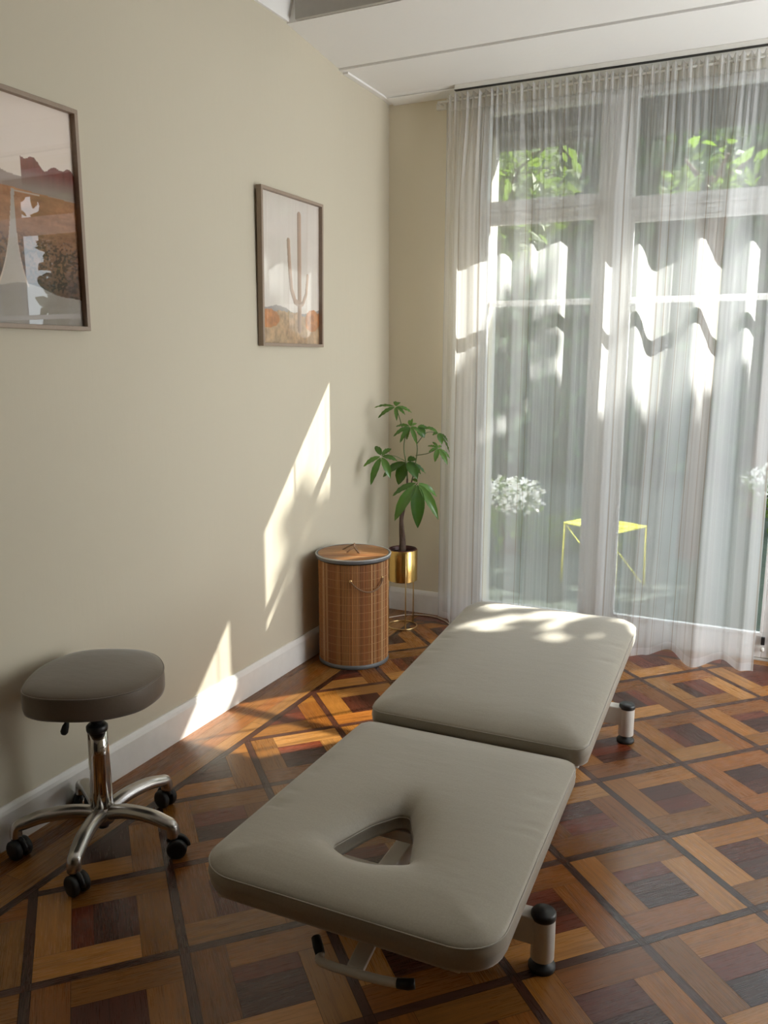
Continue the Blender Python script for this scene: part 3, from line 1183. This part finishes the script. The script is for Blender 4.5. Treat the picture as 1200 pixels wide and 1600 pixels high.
def picture(label, y0, y1, z0, z1, art, lean=0.0, glass='picglass', group='framed desert photographs'):
    """hangs on the left wall; left edge y0 (towards the camera), right edge y1"""
    W, Hh, D, fw = y1 - y0, z1 - z0, 0.026, 0.0135
    t = thing('framed_picture', label, 'picture', (0.003, y0, z0), group)
    t.rotation_euler = (0, lean, 0)
    bm = bmesh.new()
    box(bm, 0, D, 0, W, 0, fw)
    box(bm, 0, D, 0, W, Hh - fw, Hh)
    box(bm, 0, D, 0, fw, fw, Hh - fw)
    box(bm, 0, D, W - fw, W, fw, Hh - fw)
    link('frame', bm, 'oak', t, bevel=.0012)
    bm = bmesh.new()
    box(bm, 0.001, 0.005, fw, W - fw, fw, Hh - fw)
    link('backing', bm, simple('backing_board', (.2, .16, .12), .9), t)
    nx, nz = 220, 280
    ys = np.linspace(fw, W - fw, nx + 1)
    zs = np.linspace(fw, Hh - fw, nz + 1)
    YY, ZZ = np.meshgrid(ys, zs)
    V = np.stack([np.full_like(YY, .0065), YY, ZZ], -1).reshape(-1, 3)
    idx = np.arange((nx + 1) * (nz + 1)).reshape(nz + 1, nx + 1)
    F = np.stack([idx[:-1, :-1], idx[:-1, 1:], idx[1:, 1:], idx[1:, :-1]], -1).reshape(-1, 4)
    C = art((YY - fw) / (W - 2 * fw), (ZZ - fw) / (Hh - 2 * fw)).reshape(-1, 3)
    me = bpy.data.meshes.new('print')
    me.from_pydata(V.tolist(), [], F.tolist())
    cc = C[F.reshape(-1)]
    add_attr(me, 'print', np.concatenate([cc, np.ones((len(cc), 1))], 1))
    finish('print', me, 'print', t)
    bm = bmesh.new()
    box(bm, 0.010, 0.012, fw - .001, W - fw + .001, fw - .001, Hh - fw + .001)
    link('glass_pane', bm, glass, t)
    return t


picture('brown framed photograph of a straight desert road towards a red butte', -2.862, -2.327, 1.587, 2.258, art_road, 0.0, 'picglass_dull')
picture('brown framed photograph of a tall cactus hung nearer the corner', -1.331, -0.806, 1.554, 2.218, art_cactus, 0.012)


# ================================================================== TREATMENT TABLE
def build_table():
    O = Vector((1.340, -2.292, 0))
    t = thing('treatment_table', 'low taupe upholstered treatment table with a face hole and white steel base', 'massage table', O)
    rotz = math.radians(1.1)
    t.rotation_euler = (0, 0, rotz)
    HWD = 0.330
    # local frame: x right, y towards the window; near cushion y in [-.905, 0], far cushion y in [0, 1.0]
    def cushion(name, y0, y1, zf, th, rad, hole=None, center=None, seed=1):
        N = 180
        def sh(x, y):                       # the head section sits slightly skewed on its hinge
            return (x * .978 - .007 + .036 * (-y / .9), y) if hole else (x + .005, y)
        def un(x, y):
            return (x + .007 - .036 * (-y / .9)) / .978 if hole else x - .005
        o = [sh(*p) for p in rounded_poly([(-HWD, y0), (HWD, y0), (HWD, y1), (-HWD, y1)], rad, 12)]
        c = center or (0, (y0 + y1) / 2)
        ro = polar(o, c, N)
        rh = polar(hole, c, N) if hole else [0.0] * N
        th_ = [2 * PI * k / N for k in range(N)]
        def edge_d(x, y):
            return min(HWD - abs(un(x, y)), y - y0, y1 - y)
        R = random.Random(seed)
        puck = [(R.choice((-1, 1)) * HWD, R.uniform(y0 + .2, y1 - .1), R.uniform(.6, 1)) for _ in range(14)]
        def top(x, y, dh):
            d = max(0, edge_d(x, y))
            u = min(d / .15, 1)
            z = 0.022 * (1 - (1 - u) ** 2.3)
            for px, py, am in puck:
                dx, dy = abs(un(x, y) - px), y - py + (abs(un(x, y) - px)) * .35
                if dx < .13 and abs(dy) < .03:
                    z -= .0045 * am * math.exp(-(dy / .006) ** 2) * math.exp(-((dx - .035) / .03) ** 2)
            if hole:
                z -= 0.040 * math.exp(-(dh / .028)) + .006 * math.exp(-(dh / .09))
            return z
        bm = bmesh.new()
        rings = []
        prof = [(.020, -th), (.006, -th + .004), (.001, -th + .014), (0, -th + .028), (-.002, -th * .5), (0, -.020), (.001, -.011), (.004, -.0055), (.010, -.002)]
        for ins, z in prof:
            ring = []
            for k in range(N):
                r = ro[k] - ins
                x, y = c[0] + r * math.cos(th_[k]), c[1] + r * math.sin(th_[k])
                ring.append(bm.verts.new((x, y, zf(y) + z)))
            rings.append(ring)
        M_ = 26
        for q in range(1, M_ + 1):
            f = q / M_
            if hole:
                f = 1 - (1 - f) ** 1.6
            ring = []
            for k in range(N):
                r1 = ro[k] - .010
                r = r1 + (rh[k] - r1) * f
                if not hole and q == M_:
                    r = r1 * .004
                x, y = c[0] + r * math.cos(th_[k]), c[1] + r * math.sin(th_[k])
                ring.append(bm.verts.new((x, y, zf(y) - .002 + top(x, y, r - rh[k]))))
            rings.append(ring)
        if hole:
            for ins, z in ((.0015, -.030), (.003, -.045), (.003, -th * .93), (.0, -th)):
                ring = []
                for k in range(N):
                    r = rh[k] + ins
                    x, y = c[0] + r * math.cos(th_[k]), c[1] + r * math.sin(th_[k])
                    ring.append(bm.verts.new((x, y, zf(y) + z)))
                rings.append(ring)
        for a, b in zip(rings, rings[1:]):
            for k in range(N):
                bm.faces.new((a[k], a[(k + 1) % N], b[(k + 1) % N], b[k]))
        if hole:
            a, b = rings[-1], rings[0]
            for k in range(N):
                bm.faces.new((a[k], a[(k + 1) % N], b[(k + 1) % N], b[k]))
        else:
            bm.faces.new(rings[-1])
            bm.faces.new(rings[0][::-1])
        ob = link(name, bm, 'fabric', t, True)
        # stitched seam where the top meets the side
        bm = bmesh.new()
        path = []
        for k in range(N):
            r = ro[k] - .0012
            x, y = c[0] + r * math.cos(th_[k]), c[1] + r * math.sin(th_[k])
            path.append((x, y, zf(y) - .0085))
        tube(bm, path, .0017, 6, True)
        link('seam', bm, 'piping', ob, True)
        if hole:
            bm = bmesh.new()
            path = []
            for k in range(N):
                r = rh[k] + .001
                x, y = c[0] + r * math.cos(th_[k]), c[1] + r * math.sin(th_[k])
                path.append((x, y, zf(y) - .031))
            tube(bm, path, .0016, 6, True)
            link('hole_seam', bm, 'piping', ob, True)
        return ob
    near_z = lambda y: 0.428 + (-y) / .905 * 0.060
    far_z = lambda y: 0.458 + y / 1.0 * 0.074
    hole = rounded_poly([(-.092, -.668), (0, -.714), (.096, -.672), (.052, -.535), (.012, -.462), (-.012, -.462), (-.055, -.535)], [.025, .2, .025, .2, .02, .02, .2], 8)
    cushion('head_cushion', -.893, -.003, near_z, .062, [.095, .095, .045, .045], hole, (0, -.60), 3)
    cushion('body_cushion', .004, 1.0, far_z, .064, [.045, .045, .085, .085], None, None, 5)
    # support boards and steel frames under the cushions
    bm = bmesh.new()
    for xa, xb in ((-.27, -.235), (.235, .27)):
        prism(bm, [(-.84, near_z(-.84) - .098), (-.02, near_z(-.02) - .098), (-.02, near_z(-.02) - .0665), (-.84, near_z(-.84) - .0665)], xa, xb, 'x')
    for ya in (-.84, -.46, -.05):
        box(bm, -.235, .235, ya, ya + .035, near_z(ya) - .098, near_z(ya) - .070)
    link('head_frame', bm, 'steel', t, bevel=.003)
    bm = bmesh.new()
    for xa, xb in ((-.27, -.235), (.235, .27)):
        prism(bm, [(.02, far_z(.02) - .098), (.95, far_z(.95) - .098), (.95, far_z(.95) - .0665), (.02, far_z(.02) - .0665)], xa, xb, 'x')
    for ya in (.03, .45, .91):
        box(bm, -.235, .235, ya, ya + .035, far_z(ya) - .098, far_z(ya) - .070)
    link('body_frame', bm, 'steel', t, bevel=.003)
    # base: two cross bars with round end posts, two long beams
    FY = (-.290, 1.075)
    px = .300
    bm = bmesh.new()
    for xa in (-.17, .12):
        box(bm, xa, xa + .05, FY[0], FY[1], .085, .135)
    link('base_beam', bm, 'steel', t, bevel=.004)
    for fy in FY:
        bm = bmesh.new()
        box(bm, -px, px, fy - .024, fy + .024, .072, .146)
        cb = link('cross_bar', bm, 'steel', t, bevel=.004)
        for sx in (-1, 1):
            bm = bmesh.new()
            lathe(bm, [(.0285, .030), (.0295, .032), (.0295, .147)], (sx * px, fy, 0), 32)
            pst = link('leg', bm, 'steel', t, True)
            pst.data.set_sharp_from_angle(angle=.7)
            bm = bmesh.new()
            lathe(bm, [(.0300, .140), (.0310, .144), (.0310, .154), (.027, .159), (.0, .160)], (sx * px, fy, 0), 32, True, False)
            link('end_cap', bm, 'black', pst, True)
            bm = bmesh.new()
            lathe(bm, [(.033, .0), (.034, .004), (.034, .010), (.030, .016), (.016, .020), (.016, .031)], (sx * px, fy, 0), 32)
            link('foot', bm, 'black_rubber', pst, True)
    # lift arms and actuator
    for sx in (-1, 1):
        for yb, yt, zt in ((-.10, .20, .335), (.55, .80, .39)):
            bm = bmesh.new()
            x = sx * .205
            prism(bm, [(yb - .02, .125), (yb + .02, .125), (yt + .02, zt + .04), (yt - .02, zt + .04)], x - .015, x + .015, 'x')
            link('lift_arm', bm, 'steel', t, bevel=.003)
    bm = bmesh.new()
    tube(bm, [(-.0, -.06, .16), (.0, .34, .27)], .024, 16)
    tube(bm, [(-.0, .30, .26), (.0, .62, .34)], .014, 16)
    box(bm, -.05, .05, -.16, -.02, .136, .235)
    link('actuator', bm, 'black', t, bevel=.006)
    bm = bmesh.new()
    box(bm, .02, .25, -.70, -.42, .285, .335)
    link('control_box', bm, 'black', t, bevel=.01)
    # gas-spring release lever below the head end
    bm = bmesh.new()
    pth = smooth_path([(-.012, -.860, .350), (-.003, -.872, .344), (.06, -.875, .346), (.125, -.874, .350), (.160, -.871, .353)], 6)
    tube(bm, pth, .0085, 12)
    hl = link('release_lever', bm, 'steel', t, True)
    bm = bmesh.new()
    tube(bm, [(-.034, -.838, .364), (-.022, -.851, .357), (-.0115, -.861, .350)], [.0095, .0105, .0098], 12)
    link('grip', bm, 'black_rubber', hl, True)
    bm = bmesh.new()
    tube(bm, [(.158, -.871, .353), (.178, -.868, .355), (.190, -.864, .357)], [.0098, .0105, .0095], 12)
    link('grip', bm, 'black_rubber', hl, True)
    bm = bmesh.new()
    prism(bm, [(-.876, .341), (-.866, .353), (-.74, .388), (-.74, .378)], .050, .086, 'x')
    link('lever_bracket', bm, 'steel', hl, bevel=.002)


build_table()


# ================================================================== STOOL
def build_stool():
    C = Vector((0.256, -2.635, 0))
    t = thing('rolling_stool', 'round taupe cushioned stool on a chrome five-star base with castors', 'stool', C)
    # seat
    pts = [(.124, -2.79), (.055, -2.69), (.018, -2.592), (.016, -2.494), (.064, -2.43), (.150, -2.385), (.225, -2.367), (.298, -2.39), (.377, -2.459), (.415, -2.531), (.428, -2.625), (.395, -2.699), (.34, -2.751), (.258, -2.792), (.190, -2.81)]
    cx, cy = .223, -2.590
    sc = .99
    out = [(p.x, p.y) for p in smooth_path([((x - cx) * sc, (y - cy) * sc + .01, 0) for x, y in pts], 8, True)]
    N = 96
    ro = polar(out, (0, .01), N)
    rm = sum(ro) / N
    ro = [rm + (r - rm) * .8 for r in ro]
    bm = bmesh.new()
    rings = []
    ztop = .560
    prof = [(.93, -.078), (.985, -.074), (1.0, -.060), (1.0, -.034), (.995, -.012), (.985, -.005), (.955, .000), (.88, .005), (.74, .010), (.5, .013), (.25, .0145), (.02, .015)]
    for f, z in prof:
        rings.append([bm.verts.new((0 + ro[k] * f * math.cos(2 * PI * k / N), .01 + ro[k] * f * math.sin(2 * PI * k / N), ztop + z)) for k in range(N)])
    for a, b in zip(rings, rings[1:]):
        for k in range(N):
            bm.faces.new((a[k], a[(k + 1) % N], b[(k + 1) % N], b[k]))
    bm.faces.new(rings[0][::-1])
    bm.faces.new(rings[-1])
    seat = link('seat', bm, 'fabric_dark', t, True)
    bm = bmesh.new()
    tube(bm, [(0 + ro[k] * .992 * math.cos(2 * PI * k / N), .01 + ro[k] * .992 * math.sin(2 * PI * k / N), ztop - .007) for k in range(N)], .002, 6, True)
    link('seam', bm, 'fabric_dark', seat, True)
    bm = bmesh.new()
    lathe(bm, [(.14, 0), (.145, .003), (.145, .010)], (-.01, .005, ztop - .090), 48)
    link('seat_plate', bm, 'black', t)
    # column
    bm = bmesh.new()
    lathe(bm, [(.0175, .375), (.0175, .470)], (0, 0, 0), 24)
    link('gas_piston', bm, 'black', t, True)
    bm = bmesh.new()
    lathe(bm, [(.020, .372), (.031, .374), (.0325, .380), (.0325, .390), (.026, .397), (.014, .398)], (0, 0, 0), 28)
    link('collar', bm, 'black', t, True)
    bm = bmesh.new()
    lathe(bm, [(.0345, .105), (.0332, .18), (.031, .30), (.030, .374)], (0, 0, 0), 36, True, True)
    col = link('column', bm, 'chrome_tube', t, True)
    bm = bmesh.new()
    tube(bm, smooth_path([(-.035, -.03, .468), (-.055, -.045, .435), (-.068, -.055, .405)], 4), .004, 8)
    lv = link('height_lever', bm, 'black', t, True)
    bm = bmesh.new()
    tube(bm, [(-.066, -.053, .410), (-.070, -.057, .396), (-.074, -.060, .380), (-.076, -.0615, .372)], [.006, .0105, .012, .008], 12)
    link('lever_knob', bm, 'black_rubber', lv, True)
    # base
    bm = bmesh.new()
    lathe(bm, [(.018, .062), (.034, .070), (.043, .085), (.044, .108), (.036, .122), (.029, .128)], (0, 0, 0), 36)
    link('hub', bm, 'chrome', t, True)
    bm = bmesh.new()
    lathe(bm, [(.012, .050), (.017, .052), (.017, .066)], (0, 0, 0), 20)
    link('hub_clip', bm, 'black', t, True)
    for k, a in enumerate((-64, -136, 8, 80, 152)):
        a = math.radians(a)
        L = .252 if k != 4 else .222
        ca, sa = math.cos(a), math.sin(a)
        def P(r, z):
            return (r * ca, r * sa, z)
        bm = bmesh.new()
        path = smooth_path([P(.02, .102), P(.09, .118), P(.17, .118), P(L - .03, .106), P(L - .006, .098), P(L, .080), P(L, .064)], 6)
        n = len(path)
        rad = [.0265 - .0055 * min(1, i / (n * .7)) for i in range(n)]
        tube(bm, path, rad, 14, flat=.85)
        lg = link('leg', bm, 'chrome', t, True)
        # castor
        sw = a + (0.9, 2.3, 0.4, 1.6, -0.5)[k]
        dx, dy = math.cos(sw), math.sin(sw)
        hx, hy = L * ca + dx * .010, L * sa + dy * .010
        cs = bpy.data.objects.new('caster', None)
        bm = bmesh.new()
        ax = Vector((-dy, dx, 0))
        for s_ in (-1, 1):
            c0 = Vector((hx, hy, .0305)) + ax * (s_ * .008)
            c1 = Vector((hx, hy, .0305)) + ax * (s_ * .0275)
            pp = [c0, c0 + (c1 - c0) * .15, c0 + (c1 - c0) * .75, c0 + (c1 - c0) * .95, c1]
            tube(bm, pp, [.028, .0303, .0303, .027, .020], 28)
        wl = link('caster', bm, 'black_rubber', t, True)
        wl.data.set_sharp_from_angle(angle=.8)
        bm = bmesh.new()
        arc = [Vector((hx, hy, .0305)) + Vector((dx, dy, 0)) * (.034 * math.cos(u)) + Vector((0, 0, .0345 * math.sin(u))) for u in [PI * .02 + q * PI * .1 for q in range(9)]]
        tube(bm, arc, .0065, 10)
        tube(bm, [(L * ca, L * sa, .052), (L * ca, L * sa, .070)], .012, 14)
        link('caster_hood', bm, 'black', wl, True)


build_stool()


# ================================================================== HAMPER
def build_hamper():
    C = Vector((0.211, -0.855, 0))
    t = thing('laundry_hamper', 'cylindrical brown bamboo laundry hamper with lid in the corner', 'laundry basket', C)
    r, h = .174, .526
    R = random.Random(5)
    NS = 132
    def slatcol():
        k = R.random()
        base = np.array([.43, .195, .066]) if k < .5 else (np.array([.32, .125, .040]) if k < .82 else np.array([.55, .33, .155]))
        return base * R.uniform(.75, 1.12)
    # body wall, every slat a shallow convex strip
    V, F, Cc = [], [], []
    zz = [.012, .17, .34, h]
    for s_ in range(NS):
        a0, a1 = 2 * PI * s_ / NS, 2 * PI * (s_ + 1) / NS
        c = slatcol()
        ang = [(a0, -.0022), (a0 + (a1 - a0) * .12, -.0003), (a0 + (a1 - a0) * .5, .0008), (a1 - (a1 - a0) * .12, -.0003), (a1, -.0022)]
        b = len(V)
        for z in zz:
            for a, d in ang:
                V.append(((r + d) * math.cos(a), (r + d) * math.sin(a), z))
        for i in range(len(zz) - 1):
            for j in range(4):
                F.append((b + i * 5 + j, b + i * 5 + j + 1, b + (i + 1) * 5 + j + 1, b + (i + 1) * 5 + j))
                g = c * (.30 if j in (0, 3) else 1)
                Cc += [(*g, 1)] * 4
    me = bpy.data.meshes.new('body')
    me.from_pydata(V, [], F)
    add_attr(me, 'slat', Cc)
    body = finish('body', me, 'bamboo', t)
    bm = bmesh.new()
    lathe(bm, [(0.001, .006), (r - .006, .006), (r - .006, .0105), (.001, .0105)], (0, 0, 0), 48)
    lathe(bm, [(r - .008, .010), (r - .006, .3), (r - .006, h - .002)], (0, 0, 0), 64, False, False)
    link('lining', bm, simple('basket_lining', (.25, .16, .08), .9), t)
    bm = bmesh.new()
    for k in range(12):
        z = .045 + k * .0405
        ring = [((r + .0010) * math.cos(2 * PI * i / 96), (r + .0010) * math.sin(2 * PI * i / 96), z) for i in range(96)]
        tube(bm, ring, .0009, 5, True)
    link('stitching', bm, 'thread', body)
    bm = bmesh.new()
    lathe(bm, [(r - .004, .001), (r + .0025, .001), (r + .0032, .012), (r + .0015, .022), (r - .002, .022)], (0, 0, 0), 72, False, False)
    link('bottom_band', bm, 'band', t, True)
    # lid
    zl = h + .001
    rl = .186
    V, F, Cc = [], [], []
    nsl = 56
    da = math.radians(112)
    for s_ in range(nsl):
        x0 = -rl + 2 * rl * s_ / nsl
        x1 = -rl + 2 * rl * (s_ + 1) / nsl
        c = slatcol() * 1.05
        for q0, q1, f in ((x0, x0 + (x1 - x0) * .2, .35), (x0 + (x1 - x0) * .2, x1, 1.0)):
            rr = (rl - .003)
            l0 = math.sqrt(max(0, rr * rr - q0 * q0))
            l1 = math.sqrt(max(0, rr * rr - q1 * q1))
            NSEG = 8
            b = len(V)
            for k in range(NSEG + 1):
                u = -1 + 2 * k / NSEG
                for q, l in ((q0, l0), (q1, l1)):
                    x, y = q, u * l
                    dome = .012 * (1 - (x * x + y * y) / (rl * rl))
                    V.append((x * math.cos(da) - y * math.sin(da), x * math.sin(da) + y * math.cos(da), zl + .024 + dome - (.0015 if f < 1 else 0)))
            for k in range(NSEG):
                F.append((b + 2 * k, b + 2 * k + 1, b + 2 * k + 3, b + 2 * k + 2))
                Cc += [(*(c * f), 1)] * 4
    me = bpy.data.meshes.new('lid')
    me.from_pydata(V, [], F)
    add_attr(me, 'slat', Cc)
    lid = finish('lid', me, 'bamboo', t)
    bm = bmesh.new()
    lathe(bm, [(rl - .012, zl + .006), (rl - .001, zl + .006), (rl + .001, zl + .010), (rl + .001, zl + .020), (rl - .003, zl + .0255), (rl - .010, zl + .0258), (rl - .012, zl + .023)], (0, 0, 0), 80, True, True)
    link('lid_band', bm, 'band', lid, True)
    bm = bmesh.new()
    tube(bm, [((rl - .0005) * math.cos(2 * PI * i / 96), (rl - .0005) * math.sin(2 * PI * i / 96), zl + .0235) for i in range(96)], .0034, 8, True)
    link('rim_wire', bm, simple('pale_grey_rim', (.42, .42, .41), .45), lid, True)
    # bowed cord handle on the lid
    zt = zl + .036
    u = Vector((.92, .39, 0)).normalized()
    v = Vector((-.39, .92, 0)).normalized()
    def Q(a, b, z):
        return u * a + v * b + Vector((0, 0, z))
    bm = bmesh.new()
    for pts in ([Q(-.055, .012, zt - .002), Q(-.03, .014, zt + .012), Q(-.006, .012, zt + .024), Q(.002, .012, zt + .024), Q(.012, .01, zt + .012), Q(.020, .004, zt)],
                [Q(-.03, -.05, zt - .005), Q(-.01, -.042, zt + .012), Q(.006, -.03, zt + .020), Q(.018, -.046, zt + .012), Q(.036, -.058, zt - .005)],
                [Q(.004, .014, zt + .026), Q(.006, -.006, zt + .034), Q(.006, -.030, zt + .021)]):
        tube(bm, smooth_path(pts, 6), .0036, 8)
    link('lid_handle', bm, 'rope', lid, True)
    # cord handle on the side facing the room
    a_mid = math.radians(-38)
    bm = bmesh.new()
    pts = []
    for k in range(13):
        f = k / 12 * 2 - 1
        a = a_mid + f * .50
        sag = .052 * (1 - f * f)
        rr = r + .004 + .016 * (1 - f ** 4)
        pts.append((rr * math.cos(a), rr * math.sin(a), .448 - sag))
    tube(bm, smooth_path(pts, 3), .0038, 8)
    link('side_handle', bm, 'rope', t, True)
    for f in (-1, 1):
        bm = bmesh.new()
        a = a_mid + f * .50
        p = Vector(((r + .001) * math.cos(a), (r + .001) * math.sin(a), .450))
        d = Vector((math.cos(a), math.sin(a), 0))
        tube(bm, [p, p + d * .004], .007, 12)
        link('eyelet', bm, 'brass_wire', t, True)


build_hamper()


# ================================================================== PLANT STAND AND PLANT
PC = Vector((0.222, -0.283, 0))
CAMXY = Vector((2.0764, -4.3893))
vd = (Vector((PC.x, PC.y)) - CAMXY).normalized()          # viewing direction on the floor
RT = Vector((vd.y, -vd.x, 0))                              # to the right as seen from the room
BK = Vector((vd.x, vd.y, 0))                               # away from the room


def build_stand():
    t = thing('planter_stand', 'gold metal planter on a slim wire stand behind the bamboo hamper', 'plant stand', PC)
    r = .083
    bm = bmesh.new()
    lathe(bm, [(.001, .272), (r - .006, .270), (r, .274), (r, .446), (r - .002, .449), (r - .004, .446), (r - .004, .280), (.001, .278)], (0, 0, 0), 64, False, False)
    p = link('planter', bm, 'brass', t, True)
    p.data.set_sharp_from_angle(angle=.6)
    bm = bmesh.new()
    tube(bm, [(r * math.cos(2 * PI * i / 64), r * math.sin(2 * PI * i / 64), .0035) for i in range(64)], .0035, 10, True)
    link('base_ring', bm, 'brass_wire', t, True)
    for k, a in enumerate((-78, 42, 162)):
        a = math.radians(a)
        d = RT * math.cos(a) + BK * math.sin(a)
        bm = bmesh.new()
        tube(bm, [d * r + Vector((0, 0, .004)), d * (r + .001) + Vector((0, 0, .27)), d * (r + .003) + Vector((0, 0, .44))], .0032, 10)
        link('leg', bm, 'brass_wire', t, True)


build_stand()


def build_plant():
    t = thing('potted_plant', 'money tree with glossy green palmate leaves in the gold planter', 'potted plant', PC + Vector((0, 0, .281)))
    B = .281
    bm = bmesh.new()
    lathe(bm, [(.060, .0), (.072, .120), (.076, .160), (.0785, .160), (.0785, .172), (.0745, .173), (.0735, .160), (.070, .145)], (0, 0, 0), 48, True, False)
    link('nursery_pot', bm, 'nursery', t, True)
    bm = bmesh.new()
    lathe(bm, [(.001, .152), (.04, .153), (.071, .149)], (0, 0, 0), 40, False, False)
    bmesh.ops.recalc_face_normals(bm, faces=bm.faces)
    link('soil', bm, 'soil', t, True)
    PX = 0.003413        # metres per photo pixel at the plant
    AX, AY, AZ = 626.0, 860.0, .447 - B
    def W(px, py, dep=0.0):
        v = RT * ((px - AX) * PX) + BK * dep
        return Vector((v.x, v.y, AZ + (AY - py) * PX * 1.018))
    Z = lambda zx, zy, dep=0.0: W(550 + zx / 7.06, 610 + zy / 7.06, dep)
    # trunk: two braided stems
    for pts, rad in (([W(624, 872), W(625, 850), W(623.5, 830), W(623, 805), W(627, 790), W(632, 765), W(633, 745, .01)], [.016, .0155, .012, .008, .0065, .0055, .005]),
                     ([W(627, 872, .008), W(627, 850, .008), W(626, 830, -.006), W(625, 812, .006), W(629, 792, .01), W(636, 768, .0), W(641, 745, 0)], [.015, .0145, .011, .007, .0055, .005, .0045])):
        bm = bmesh.new()
        pth = smooth_path(pts, 5)
        rr = np.interp(np.linspace(0, 1, len(pth)), np.linspace(0, 1, len(rad)), rad).tolist()
        tube(bm, pth, rr, 10)
        link('trunk', bm, 'bark', t, True)
    # petioles
    bm = bmesh.new()
    def st(pts, r0=.0028, r1=.0018):
        p = smooth_path(pts, 5)
        tube(bm, p, [r0 + (r1 - r0) * i / (len(p) - 1) for i in range(len(p))], 7)
    stem_top = W(633, 745, .01)
    st([stem_top, Z(575, 800, .01), Z(545, 620, .0), Z(560, 480, 0), Z(600, 380, 0)], .0045, .003)
    st([W(641, 745), Z(660, 880), Z(690, 700), Z(690, 560), Z(620, 380)], .004, .0026)
    st([Z(560, 500), Z(500, 300, .03), Z(455, 155, .03)])
    st([Z(575, 760), Z(440, 690, -.03), Z(290, 685, -.05)])
    st([Z(690, 560), Z(800, 440, .02), Z(930, 440, .03)])
    st([Z(680, 690), Z(820, 660, -.02), Z(930, 600, -.03)])
    st([Z(580, 860), Z(590, 770, .02)])
    st([W(636, 768), Z(690, 1010, -.02), Z(700, 985, -.04)])
    link('stem', bm, 'stem', t, True)

    def cluster(center, leaves, cdep):
        """leaves: (tipx, tipy, width m, tip depth offset, tint)"""
        V, F, Cc = [], [], []
        c = Z(*center, cdep)
        for (tx, ty, wd, dd, tint) in leaves:
            tip = Z(tx, ty, cdep + dd)
            ax = tip - c
            L = ax.length
            a = ax.normalized()
            up = Vector((0, 0, 1)) * .8 - BK * .75
            sd = a.cross(up).normalized()
            nm = sd.cross(a).normalized()
            if nm.dot(-BK) < 0 and nm.z < 0:
                nm = -nm
            b = len(V)
            NSG = 9
            for k in range(NSG + 1):
                s_ = k / NSG
                u = .06 + .94 * s_
                prof = math.sin(PI * min(1, max(0, s_)) ** .85) ** .8 if 0 < s_ < 1 else .03
                hwid = wd * .40 * prof + .0008
                arch = nm * (L * .10 * math.sin(PI * s_) - L * .03 * s_)
                p = c + a * (L * u) + arch
                wave = .0022 * math.sin(s_ * 26)
                V += [p - sd * hwid + nm * (hwid * .28 + wave), p - sd * hwid * .5 + nm * (hwid * .16 - wave * .5), p.copy(), p + sd * hwid * .5 + nm * (hwid * .16 + wave * .5), p + sd * hwid + nm * (hwid * .28 - wave)]
            for k in range(NSG):
                for j in range(4):
                    i = b + k * 5 + j
                    F.append((i, i + 1, i + 6, i + 5))
                    g = tint + (.10 if j in (1, 2) else 0) + random.uniform(-.04, .04)
                    Cc += [(g, g, g, 1)] * 4
        me = bpy.data.meshes.new('leaf_cluster')
        me.from_pydata([tuple(v) for v in V], [], F)
        add_attr(me, 'tint', Cc)
        finish('leaf_cluster', me, 'leaf', t, True)

    cluster((450, 150), [(205, 163, .020, .03, .35), (250, 272, .030, -.03, .3), (462, 295, .026, -.07, .4), (556, 236, .022, -.03, .35), (632, 218, .028, .02, .6), (440, 98, .024, .05, .5), (500, 110, .02, .06, .5)], .03)
    cluster((615, 365), [(425, 472, .030, -.02, .35), (452, 372, .026, .04, .4), (500, 535, .032, -.05, .25), (690, 552, .030, -.06, .55), (742, 440, .026, -.02, .6), (640, 280, .020, .0, 1.0), (690, 335, .02, .02, .9), (600, 300, .022, .03, .7), (575, 520, .024, .03, .3)], .0)
    cluster((690, 380), [(778, 492, .062, -.01, .15), (820, 400, .040, .03, .25)], .02)
    cluster((935, 440), [(770, 378, .026, .02, .6), (975, 565, .040, -.03, .45), (1050, 542, .020, .02, .35), (1072, 668, .014, .04, .3), (868, 462, .022, -.03, .3)], .03)
    cluster((930, 600), [(815, 582, .018, .03, .5), (822, 640, .022, -.02, .4), (892, 742, .034, -.04, .6), (1036, 776, .034, -.03, .65), (1066, 716, .020, .02, .6), (868, 540, .018, .04, .5), (970, 582, .02, .04, .8)], -.03)
    cluster((290, 685), [(222, 584, .042, .05, .2), (402, 612, .036, .05, .25), (472, 732, .036, -.02, .35), (396, 922, .050, -.04, .55), (174, 992, .046, -.05, .4), (90, 796, .036, -.02, .65)], -.05)
    cluster((580, 760), [(300, 945, .060, .03, .02), (480, 1026, .082, .0, .05), (700, 945, .074, -.05, .2), (800, 902, .030, .03, .15), (745, 915, .05, .04, .05), (690, 740, .05, .04, .1)], .02)
    cluster((700, 980), [(415, 1140, .044, .02, .3), (440, 1395, .078, -.05, .5), (705, 1468, .094, -.07, .12), (940, 1378, .062, -.05, .62), (926, 1146, .040, .02, .7), (640, 960, .03, .05, .3)], -.04)


build_plant()

# ================================================================== CABLE ON THE FLOOR
bm = bmesh.new()
tube(bm, smooth_path([(.042, -.30, .004), (.085, -.21, .004), (.15, -.115, .004), (.21, -.075, .004), (.29, -.058, .004), (.365, -.078, .004), (.44, -.132, .004), (.515, -.235, .004), (.60, -.42, .004), (.75, -.62, .004)], 8), .0038, 8)
cb = link('power_cable', bm, 'cable', None, True)
tag(cb, 'thin pale cable curving over the floor beside the planter stand', 'cable')
